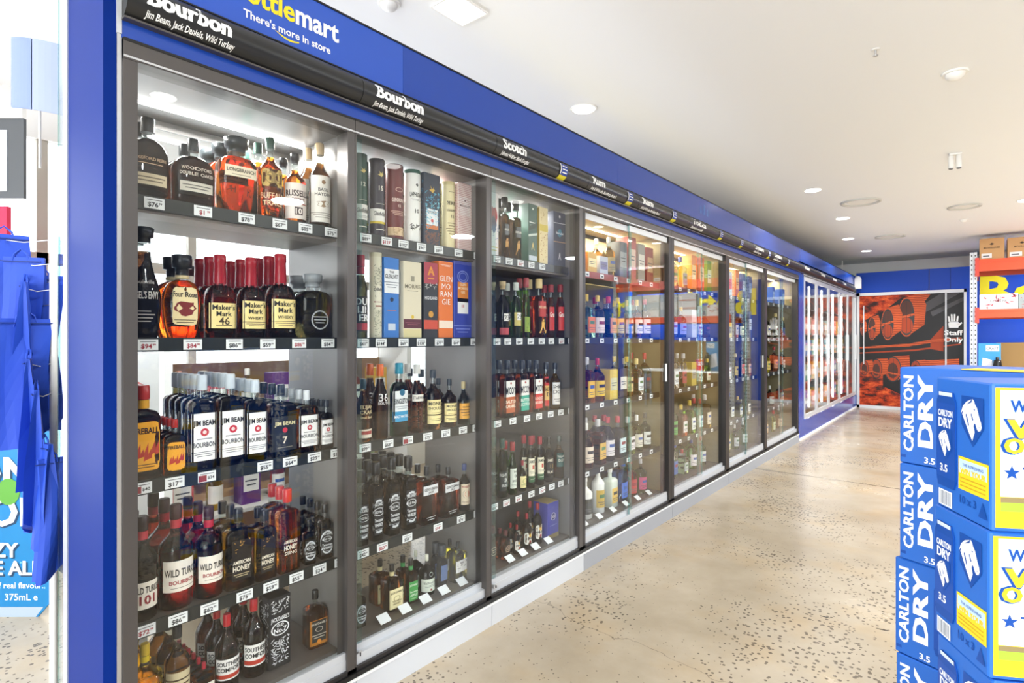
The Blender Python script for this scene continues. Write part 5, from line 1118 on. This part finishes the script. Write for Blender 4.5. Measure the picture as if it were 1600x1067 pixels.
# big leaning kraft sheet, blue display box, dark bottle and red box on a low bench
t = empty('cardboard_box', (RX + .30, RY + .15, 0), -.06); m = MB()
m.add([(0, 0, .0), (2.2, 0, .0), (2.2, 0, 1.42), (-.02, 0, 1.36), (0, .6, 0), (2.2, .6, 0), (2.2, .6, 1.42), (-.02, .6, 1.36)], [(0, 1, 2, 3), (5, 4, 7, 6), (4, 0, 3, 7), (1, 5, 6, 2), (3, 2, 6, 7), (0, 4, 5, 1)], KRD); m.build('carton', t)
tag(t, 'large brown cardboard carton standing under the orange rack', 'box')
bx, by = at(1546, 8.4); zt = .78
t = empty('work_bench', (bx - .3, by - .1, 0)); m = MB(); m.box(0, 1.8, 0, .35, zt - .04, zt, WHITE); m.build('top', t)
for x in (.03, 1.73):
    for y in (.03, .28): m = MB(); m.box(x, x + .04, y, y + .04, 0, zt - .04, ALU); m.build('leg', t)
tag(t, 'low white bench behind the beer cartons in front of the rack', 'bench')
zb = zt
t = empty('display_carton', (bx - .13, by, zb)); m = MB(); m.rbox(0, .26, 0, .16, 0, .58, mat('carton_cyan', hexc('2f86c0'), .4), .004, 1); m.build('carton', t)
m = MB(); m.box(.09, .24, -.002, -.001, .46, .55, ink('e4e8ea')); put_text(m, 'CRAFT', lambda u, v, d: (u, -.003 - d, v), .165, .505, .05, ink('2c3c54'), maxw=.14); m.add([(.03, -.002, .1), (.18, -.002, .05), (.16, -.002, .33), (.05, -.002, .36)], [(0, 1, 2, 3)], ink('d8dce8')); m.build('print', t)
tag(t, 'upright blue printed carton behind the dark bottle at the rack', 'box')
t = empty('wine_bottle', (bx + .09, by - .05, zb)); m = MB(); m.lathe([(0, .05), (.01, .055), (.22, .058), (.30, .045), (.33, .04), (.335, .02)], BLACK, 18); m.build('body', t)
m = MB(); m.lathe([(.335, .021), (.37, .021), (.375, .018)], DARKFRAME, 14); m.build('cap', t); tag(t, 'glossy black bottle in front of the upright blue carton', 'bottle')
t = empty('drinks_carton', (bx + .17, by - .02, zb)); m = MB(); m.rbox(0, .2, 0, .15, 0, .22, ink('c8202c'), .004, 1); m.build('carton', t)
m = MB(); put_text(m, 'CG', lambda u, v, d: (u, -.002 - d, v), .07, .14, .07, WHITE, bold=.03); m.build('lettering', t); tag(t, 'small red carton beside the glossy black bottle', 'box')

# ------------------------------------------------------------------ beer carton stacks
CB = mat('carton_blue', hexc('2766c0'), .4); CBD = mat('carton_deep_blue', hexc('0a479c'), .4)
CY_ = mat('carton_yellow', hexc('f4ce28'), .4); CS = mat('carton_sky', hexc('bcd8f2'), .4); CW = mat('carton_white', hexc('f2f6fc'), .4); CG = mat('carton_green', hexc('9cc83c'), .4)
HORSE = [(-.50, .10), (-.42, .30), (-.24, .45), (-.02, .53), (.04, .66), (.12, .60), (.16, .50), (.27, .38), (.36, .14), (.47, -.08), (.50, -.22), (.44, -.33), (.33, -.36), (.25, -.28), (.20, -.16), (.12, -.12), (.10, -.24), (.15, -.42), (.03, -.72), (-.18, -.42), (-.38, -.10)]
MANE = [(-.56, .12), (-.46, .36), (-.26, .54), (0, .64), (-.06, .58), (-.24, .46), (-.40, .28)]
def horse(s, fn, u, v, h):
    s.prism([(u - .56 * h, v + .72 * h), (u + .58 * h, v + .72 * h), (u + .58 * h, v - .25 * h), (u + .04 * h, v - .92 * h), (u - .56 * h, v - .25 * h)], lambda a, b, d: fn(a, b, .0006 + d), CBD)
    for Pq, l in ((HORSE, .0012), (MANE, .0016)):
        n = len(Pq); vs = [fn(u + a * h, v + b * h, l) for a, b in Pq]
        s.add(vs, [tuple(range(n))], CW)
    for Pq in ([(.10, .34), (.20, .33), (.16, .28)], [(.38, -.20), (.43, -.22), (.40, -.26)], [(.0, .18), (.10, -.02), (.06, -.06), (-.03, .16)], [(-.30, .10), (-.16, -.25), (-.12, -.22), (-.26, .14)]):
        s.add([fn(u + a * h, v + b * h, .002) for a, b in Pq], [tuple(range(len(Pq)))], CBD)
def can(s, fn, u, v, w, h):
    """printed tall can, standing out of the face as a shallow embossed shape"""
    prof_ = [(-.5, -.42), (-.42, -.5), (.42, -.5), (.5, -.42), (.5, .40), (.36, .5), (-.36, .5), (-.5, .40)]
    s.prism([(u + a * w, v + b * h) for a, b in prof_], lambda a, b, d: fn(a, b, d), CBD, .003)
    s.prism([(u - .5 * w, v - .40 * h), (u + .5 * w, v - .40 * h), (u + .5 * w, v + .38 * h), (u - .5 * w, v + .38 * h)], lambda a, b, d: fn(a, b, .0034 + d), mat('can_blue', hexc('154ba4'), .35))
    s.prism([(u - .36 * w, v + .46 * h), (u + .36 * w, v + .46 * h), (u + .36 * w, v + .5 * h), (u - .36 * w, v + .5 * h)], lambda a, b, d: fn(a, b, .0034 + d), ink('c8d4e4'))
    f2 = lambda a, b, d=0: fn(a, b, .0036 + d)
    put_text(s, 'CARLTON', f2, u, v + .28 * h, h * .065, CW, width=w * .78, bold=.03)
    put_text(s, 'DRY', f2, u, v + .18 * h, h * .10, CW, width=w * .72, bold=.04)
    horse(s, f2, u, v - .03 * h, w * .62)
    put_text(s, '3.5', f2, u - .08 * w, v - .30 * h, h * .08, CW, width=w * .4, bold=.03)
def carton(loc, rot, W, D, H, label, flip=False):
    """W along local x (front faces local -y), D along local y; origin at the front left bottom corner"""
    t = empty('beer_carton', loc, rot)
    m = MB(); m.rbox(0, W, 0, D, 0, H - .001, CB, .006, 2); m.build('carton', t)
    faces = {'front': (lambda u, v, d=0: (u, -.0006 - d, v), W), 'left': (lambda u, v, d=0: (-.0006 - d, D - u, v), D),
             'back': (lambda u, v, d=0: (W - u, D + .0006 + d, v), W), 'right': (lambda u, v, d=0: (W + .0006 + d, u, v), D)}
    def long_face(fn, w):
        s = MB()
        put_text(s, 'CARLTON', fn, .024, H * .52, .026, CW, width=H * .78, bold=.035, rot90=True)
        put_text(s, 'DRY', fn, .066, H * .56, .038, CW, width=H * .72, bold=.045, rot90=True)
        put_text(s, '3.5', fn, .078, H * .065, .017, CW, bold=.03)
        patch(s, fn, .005, .018, H * .06, H * .09, CBD, .0005, 1)
        can(s, fn, w * .36, H * .5, .056, H * .72)
        horse(s, fn, w * .60, H * .68, .052)
        panel(s, fn, w * .52, w * .9, H)
        return s
    def panel(s, fn, a, b, H):
        patch(s, fn, a, b, H * .20, H * .44, CY_, .0006, 1)
        patch(s, fn, a + .004, b - .004, H * .32, H * .42, CS, .001, 1)
        put_text(s, 'THE REFRESHING', fn, (a + b) / 2, H * .385, .006, CBD, maxw=(b - a) * .85, lift=.0012)
        put_text(s, 'WIN YOUR', fn, (a + b) / 2, H * .34, .011, CY_, maxw=(b - a) * .85, lift=.0012, bold=.05)
        for q in range(3): patch(s, fn, a + .006, b - .008, H * (.225 + q * .028), H * (.235 + q * .028), ink('c8a020'), .001, 1)
    def end_face(fn, w):
        s = MB()
        can(s, fn, w * .24, H * .53, w * .36, H * .72)
        horse(s, fn, w * .70, H * .73, w * .33)
        panel(s, fn, w * .46, w * .97, H)
        put_text(s, '10 x 3', fn, w * .62, H * .13, .016, CBD, bold=.03, maxw=w * .3)
        s.prism([(w * .80, H * .06), (w * .95, H * .06), (w * .875, H * .17)], lambda a, b, d: fn(a, b, .0006 + d), CBD)
        patch(s, fn, w * .08, w * .34, H * .02, H * .14, CW, .0008, 1)
        for q in range(9): patch(s, fn, w * (.105 + .024 * q), w * (.113 + .024 * q + .004 * (q % 3)), H * .03, H * .13, ink('6a7484'), .0011, 1)
        return s
    def promo(fn, w):
        s = MB()
        patch(s, fn, .006, w - .004, H * .03, H * .97, CY_, .0005, 1)
        patch(s, fn, .014, w - .01, H * .24, H * .955, CS, .0008, 1)
        patch(s, fn, .014, w - .01, H * .30, H * .50, CW, .0009, 1)
        patch(s, fn, .014, w - .01, H * .14, H * .20, CG, .0009, 1)
        patch(s, fn, .014, w - .01, H * .20, H * .235, ink('8a7a54'), .0009, 1)
        put_text(s, 'WIN A TRIP', fn, .03, H * .85, .022, CBD, bold=.03, align='l', lift=.0011, width=.13)
        put_text(s, 'WE', fn, .022, H * .70, .038, CBD, bold=.08, align='l', lift=.0011, width=.11)
        put_text(s, 'WE', fn, .026, H * .70, .034, CY_, bold=.05, align='l', lift=.0016, width=.10)
        put_text(s, 'O YOU', fn, .016, H * .585, .032, CBD, bold=.08, align='l', lift=.0011, width=.14)
        put_text(s, 'O YOU', fn, .02, H * .585, .028, CY_, bold=.05, align='l', lift=.0016, width=.13)
        put_text(s, 'TRIP', fn, .05, H * .40, .024, CBD, bold=.04, align='l', lift=.0011, width=.08)
        st_ = [(.032 + (.014 if k % 2 == 0 else .006) * math.cos(math.pi / 2 + k * math.pi / 5), H * .40 + (.014 if k % 2 == 0 else .006) * math.sin(math.pi / 2 + k * math.pi / 5)) for k in range(10)]
        s.prism(st_, lambda a, b, d: fn(a, b, .0012 + d), CBD)
        put_text(s, 'win your', fn, .06, H * .26, .012, ink('2a4a2c'), align='l', lift=.0014)
        return s
    if flip:   # end face looks left, promotion face looks forward
        promo(faces['front'][0], W).build('front_print', t); end_face(faces['left'][0], D).build('end_print', t)
        long_face(faces['back'][0], W).build('rear_print', t)
    else:
        long_face(faces['front'][0], W).build('front_print', t); long_face(faces['left'][0], D).build('end_print', t); long_face(faces['back'][0], W).build('rear_print', t)
    m = MB(); m.box(W * .42, W, .0, D * .3, H - .001, H + .0006, CY_); m.build('top_flap_print', t)
    tag(t, label, 'beer carton', 'stacked light-blue beer cartons'); return t
CH = 1.366 / 5
pos = ['bottom', 'second', 'middle', 'fourth', 'top']
ax, ay = at(1405, 1.60)
for q in range(5):
    j = [0, .004, -.003, .004, .0][q]
    carton((ax + j - .004 * (4 - q), ay - j, CH * q), -.40 + j, .36, .30, CH, f'light blue beer carton with sideways lettering, {pos[q]} of the stack farther from camera')
p1 = at(1462, 1.20); p2 = at(1549, 1.024)
rot = math.atan2(p1[1] - p2[1], p1[0] - p2[0]) - math.pi / 2
D2 = math.hypot(p1[0] - p2[0], p1[1] - p2[1])
for q in range(5):
    j = [.004, -.004, .003, -.003, .0][q]
    carton((p2[0] + j, p2[1] - j * .5, CH * q), rot + j, .40, D2, CH, f'beer carton with yellow competition panel, {pos[q]} of the nearest stack', True)
ux, uy = math.cos(rot), math.sin(rot); vx, vy = -uy, ux
b0 = (p2[0] + ux * .66 + vx * (D2 + .03), p2[1] + uy * .66 + vy * (D2 + .03))
for q in range(5):
    carton((b0[0], b0[1], CH * q), rot, .38, .30, CH, f'beer carton behind the nearest stack, {pos[q]} one', True)

# small debris on the floor
for i, (px, py, a) in enumerate(((1289, 964, -.6), (1379, 984, -.5))):
    f = F * CZ / (py - HZ); x, y = at(px, f); m = MB(); m.box(-.022, .022, -.002, .002, 0, .002, BLACK); o = m.build('plastic_tie', None, (x, y, 0), a + YAW)
    tag(o, ['thin black strip lying on the floor, nearer the cases', 'thin black strip lying on the floor, nearer the beer cartons'][i], 'litter')

# ------------------------------------------------------------------ left: can-shaped standee, hanging carrier bags, poll column
def left_side():
    # can standee
    cx_, cy_ = at(80, 2.9); ang = math.atan2(SA, CA)
    ux, uy = CA, SA          # to the right in the picture
    Wd, Hh = .78, 1.42
    t = empty('beer_can_standee', (cx_, cy_, 0), math.atan2(uy, ux)); tag(t, 'giant blue beer can cut-out display standing on the floor at the left', 'display')
    z0 = .0; fn = lambda u, v, d=0: (u, -.012 - d, v)
    SKY = mat('standee_blue', hexc('1b7cb8'), .4)
    m = MB(); m.prism([(-Wd, .07), (-Wd + .06, .0), (-.06, .0), (0, .07), (0, 1.28), (-.05, 1.36), (-Wd + .05, 1.36), (-Wd, 1.28)][::1], lambda u, v, d: (u, -d, v), SKY, .012); m.build('board', t)
    m = MB(); m.prism([(-Wd + .03, .052), (-Wd + .07, .0), (-.07, .0), (-.03, .052)], lambda u, v, d: fn(u, v, .0006), ink('a8b8c8')); m.build('rim_print', t)
    m = MB(); W_ = CW; sh_ = ink('123a5c')
    for tx, z, h, u in (('STONI', .75, .17, -.02), ('WOOD', .55, .15, -.01), ('HAZY', .35, .075, -.16), ('PALE ALE', .257, .075, -.04)):
        put_text(m, tx, fn, u + .008, z - .008, h, sh_, bold=.04, align='r', lift=.001); put_text(m, tx, fn, u, z, h, W_, bold=.03, align='r', lift=.002)
    put_text(m, 'full of real flavour.', fn, -.03, .165, .032, W_, bold=.01, align='r', lift=.001)
    put_text(m, '375mL e', fn, -.06, .105, .036, W_, bold=.01, align='r', lift=.001)
    put_text(m, 'BREWING', fn, -.04, 1.19, .026, W_, bold=.01, align='r', lift=.001)
    put_text(m, 'BAY', fn, -.05, 1.0, .04, W_, bold=.01, align='r', lift=.001)
    n = 14; m.prism([(-.21 + .06 * math.cos(2 * math.pi * k / n), .65 + .07 * math.sin(2 * math.pi * k / n)) for k in range(n)], lambda a, b, d: fn(a, b, .003), ink('5a9c3c'))
    rr = random.Random(5)
    for k in range(26):
        a, b, r = -.02 - .35 * rr.random(), .1 + 1.1 * rr.random(), .003 + .006 * rr.random()
        m.prism([(a + r * math.cos(q), b + 1.4 * r * math.sin(q)) for q in [k_ * math.pi / 4 for k_ in range(8)]], lambda p, q, d: fn(p, q, .0012), ink('7ac0e4'))
    m.build('print', t)
    m = MB(); m.add([(-.5, .0, 0), (-.3, .0, 0), (-.4, .3, 0), (-.4, .0, .8)], [(0, 2, 1), (0, 1, 3), (1, 2, 3), (2, 0, 3)], KR); m.build('stand', t)
    # bag rack post and hanging bags
    BG = mat('bag_blue', hexc('1e46b4'), .6); BG2 = mat('bag_blue_seam', hexc('12307c'), .6)
    px_, py_ = at(84, 2.05)
    t = empty('bag_stand', (px_, py_, 0)); m = MB(); m.lathe([(0, .013), (2.15, .013)], WHITE, 12); m.build('pole', t)
    m = MB(); m.lathe([(0, .16), (.01, .16), (.014, .03)], WHITE, 20); m.build('base', t)
    m = MB(); hooks = []
    rr = random.Random(9)
    spec = [(6, 366, 44, 150), (33, 402, 38, 160), (40, 442, 36, 150), (40, 498, 48, 150), (46, 560, 46, 150), (56, 608, 44, 170), (68, 692, 40, 120), (80, 716, 30, 140), (66, 430, 34, 110), (80, 500, 26, 130), (-4, 470, 26, 150)]
    for i, (x, y, w_, h_) in enumerate(spec):
        f = 2.05 - .02 * i if i < 8 else 2.06 + .03 * (i - 7)
        X, Y = at(x, f); Z = CZ + (HZ - y) * f / F
        hooks.append((X, Y, Z))
        m.tube([(px_ - px_, 0, Z - .02), ((X - px_) * .6, (Y - py_) * .6, Z - .03), (X - px_, Y - py_, Z - .02)], .002, ALU, 6); m.build('hook', t); m = MB()
    tag(t, 'white upright bag stand holding blue carrier bags at the left edge', 'stand')
    for i, (x, y, w_, h_) in enumerate(spec):
        f = 2.05 - .02 * i if i < 8 else 2.06 + .03 * (i - 7)
        X, Y = at(x, f); Z = CZ + (HZ - y) * f / F; w2 = w_ * f / F * 1.35; hh = h_ * f / F * 1.25
        b = MB(); n = 7; T = .026
        # hanging bag: two sheets joined by side gussets that fold inwards, slack pleats, slanting bottom fold
        rings = []
        for j in range(9):
            q = j / 8; z = Z - hh * q; wd = w2 * (1 - .08 * q); ring = []
            tt = T * (.25 + .75 * min(1, q * 1.6))
            def pt(s_, dd): return ((s_ - .5) * wd + .012 * math.sin(q * 3 + i), dd + .012 * math.sin(s_ * 6 + i * 2 + q * 2) * q, -hh * q + .06 * (s_ - .5) * q * (1 if i % 2 else -1) - .02 * math.sin(s_ * 3.14) * q)
            ring = [pt(k / (n - 1), tt) for k in range(n)] + [pt(1 - .16 * min(1, q * 2), 0)] + [pt(1 - k / (n - 1), -tt) for k in range(n)] + [pt(.16 * min(1, q * 2), 0)]
            rings.append(ring)
        b.loft(rings, BG, smooth=False)
        o = b.build('carrier_bag'); o.location = (X, Y, Z); o.rotation_euler = (0, 0, YAW + rr.choice([-.9, -.6, .5, .75]) + rr.uniform(-.15, .15))
        e = MB(); e.box(-w2 * .5, w2 * .5, -.0125, -.0085, -.018, -.014, BG2); e.build('hem', o)
        h = MB()
        for sy in (-.006, .006):
            h.tube([(-w2 * .22, sy, -.03), (-w2 * .16, sy, .01), (0, sy * .5, .03), (w2 * .16, sy, .01), (w2 * .22, sy, -.03)], .003, BG, 6)
        h.build('handle', o)
        if i == 5:
            s = MB(); put_text(s, 'Bottlemart', lambda u, v, d: (u, -.042 - d, v), -w2 * .2, -hh * .78, .022, ink('e8d838'), bold=.02, align='l', maxw=w2 * .55); s.build('lettering', o)
        tag(o, f"blue folded carrier bag, {['uppermost at the picture edge', 'second from the top', 'third from the top', 'with slack upper hem', 'long one in the middle', 'showing yellow lettering', 'lowest but one', 'lowest of all', 'tucked behind by the pole, upper', 'tucked behind by the pole, lower', 'half outside the view'][i]}, hanging on the stand", 'bag', 'blue carrier bags on the stand')
    # curved header board above the bags
    t = empty('header_board'); hx, hy = at(60, 2.3)
    m = MB(); 
    for a0, a1, mt in ((-.105, -.004, mat('header_bluewhite', hexc('7f90bd'), .3)), (.0, .14, mat('header_pale', hexc('9aa6c4'), .3))):
        n = 6; fr_, bk = [], []
        for z in (1.45 + .93, 1.45 + 1.22):
            for k in range(n + 1):
                u = a0 + (a1 - a0) * k / n; fr_.append((u, -.03 * math.cos(u * 12), z - .15 * u)); 
        m.add(fr_ + [(a, b + .006, c) for a, b, c in fr_], [(k, k + 1, k + n + 2, k + n + 1) for k in range(n)] + [(k + 2 * n + 2, k + 3 * n + 3, k + 3 * n + 4, k + 2 * n + 3) for k in range(n)], mt)
    m.build('curved_panel', t); t.location = (hx, hy, 0); t.rotation_euler = (0, 0, YAW)
    m = MB(); m.box(.0, .006, .0, .008, 2.15, 2.4, WHITE); m.build('support', t); tag(t, 'pale curved header board above the blue carrier bags', 'sign')
    # framed board and pink sign seen through to the window
    X, Y = at(-14, 3.3); t = empty('notice_board', (X, Y, 1.2), YAW)
    m = MB(); m.box(-.2, .21, -.02, .0, 1.45 + .82 - 1.2, 1.45 + 1.29 - 1.2, mat('board_dark_grey', hexc('55585c'), .4)); m.box(-.2, .115, -.024, -.02, 1.45 + .86 - 1.2, 1.45 + 1.22 - 1.2, ink('cdd6e2')); m.build('board', t)
    m = MB(); m.box(-.2, .21, -.03, .0, 1.45 + 1.29 - 1.2, 1.45 + 1.36 - 1.2, WHITE); m.build('header', t)
    m = MB(); m.box(-.2, .12, -.03, .0, 1.45 + .59 - 1.2, 1.45 + .77 - 1.2, ink('e02450')); m.box(-.2, .2, -.02, .0, .0, 1.45 + .59 - 1.2, ink('8a2c3c')); m.build('sign_panel', t)
    m = MB(); m.box(-.1, -.06, .0, .03, -1.2, .1, WHITE); m.build('post', t)
    tag(t, 'dark framed notice board with pale sheet and pink panel below, at the far left', 'notice board')
left_side()

# ------------------------------------------------------------------ things behind the two glass-backed cases
def behind():
    # second shelving run backing on to the cases, facing the other aisle
    Y0, Y1 = .62, 2.6; XB = -1.25
    t = empty('back_shelving', (0, 0, 0)); tag(t, 'pale shelving unit seen through the glass back of the nearest cases', 'shelving')
    m = MB()
    for y in (1.05, Y1): m.box(XB - .3, XB + .02, y - .02, y + .02, 0, 1.75, WHITE)
    m.build('upright', t)
    for z in (.5, 1.0, 1.42):
        m = MB(); m.box(XB - .3, XB + .02, 1.07, Y1 - .02, z - .02, z, ink('d8d4cc')); m.build('shelf', t)
    m = MB(); m.box(XB - .32, XB - .30, 1.03, Y1, .05, 1.3, ink('c8a070')); m.build('rear_board', t)
    cols = ['c83c3c', '28509c', 'd8a838', 'e8e4dc', '3c7c54', 'e0763a', '5c2c6c', '2c2c30']
    rr = random.Random(4)
    for si, z in enumerate((.5, 1.0, 1.42)):
        for c in range(8):
            y = 1.14 + c * .18; col = cols[(c * 3 + si * 5) % 8]
            if (c + si) % 2: 
                o = make_bottle(dict(sh='std', liq='~' + rr.choice(['b8541a', 'd8b060', 'c84838', 'a8b8a0']), cap=col, nm='spirits_bottle', lab=[(.14, .5, .9, 'ece6dc', [('@rect', .6, .2, col, .6)])]), .085, .27)
                tag(o, f'bottle with {colour_word(col)} cap, {ORD[c]} place, {["low", "middle", "high"][si]} shelf of shelving behind the cases', 'bottle', 'goods on the shelving behind the cases')
            else:
                o = make_box(dict(liq=col, cap=col, nm='gift_box', lab=[(.3, .7, .8, 'e8e4dc', [('@lines', .5, .5, '4a4a4a', 2)])]), .11, .24, .1)
                tag(o, f'{colour_word(col)} carton, {ORD[c]} place, {["low", "middle", "high"][si]} shelf of shelving behind the cases', 'box', 'goods on the shelving behind the cases')
            o.location = (XB - .1, y, z)
    # white board with a round red sticker
    t = empty('white_board', (-.95, .76, 0)); m = MB(); m.box(-.01, .0, -.16, .16, .3, 1.38, WHITE); m.build('board', t)
    m = MB(); n = 24; m.prism([(.05 + .06 * math.cos(2 * math.pi * k / n), 1.2 + .06 * math.sin(2 * math.pi * k / n)) for k in range(n)], lambda u, v, d: (.0012, u, v), ink('d8564c')); m.build('sticker', t)
    m = MB(); m.box(-.05, .04, -.1, .1, 0, .3, ALU); m.build('foot', t)
    tag(t, 'white board with round red sticker behind the nearest case', 'board')
behind()
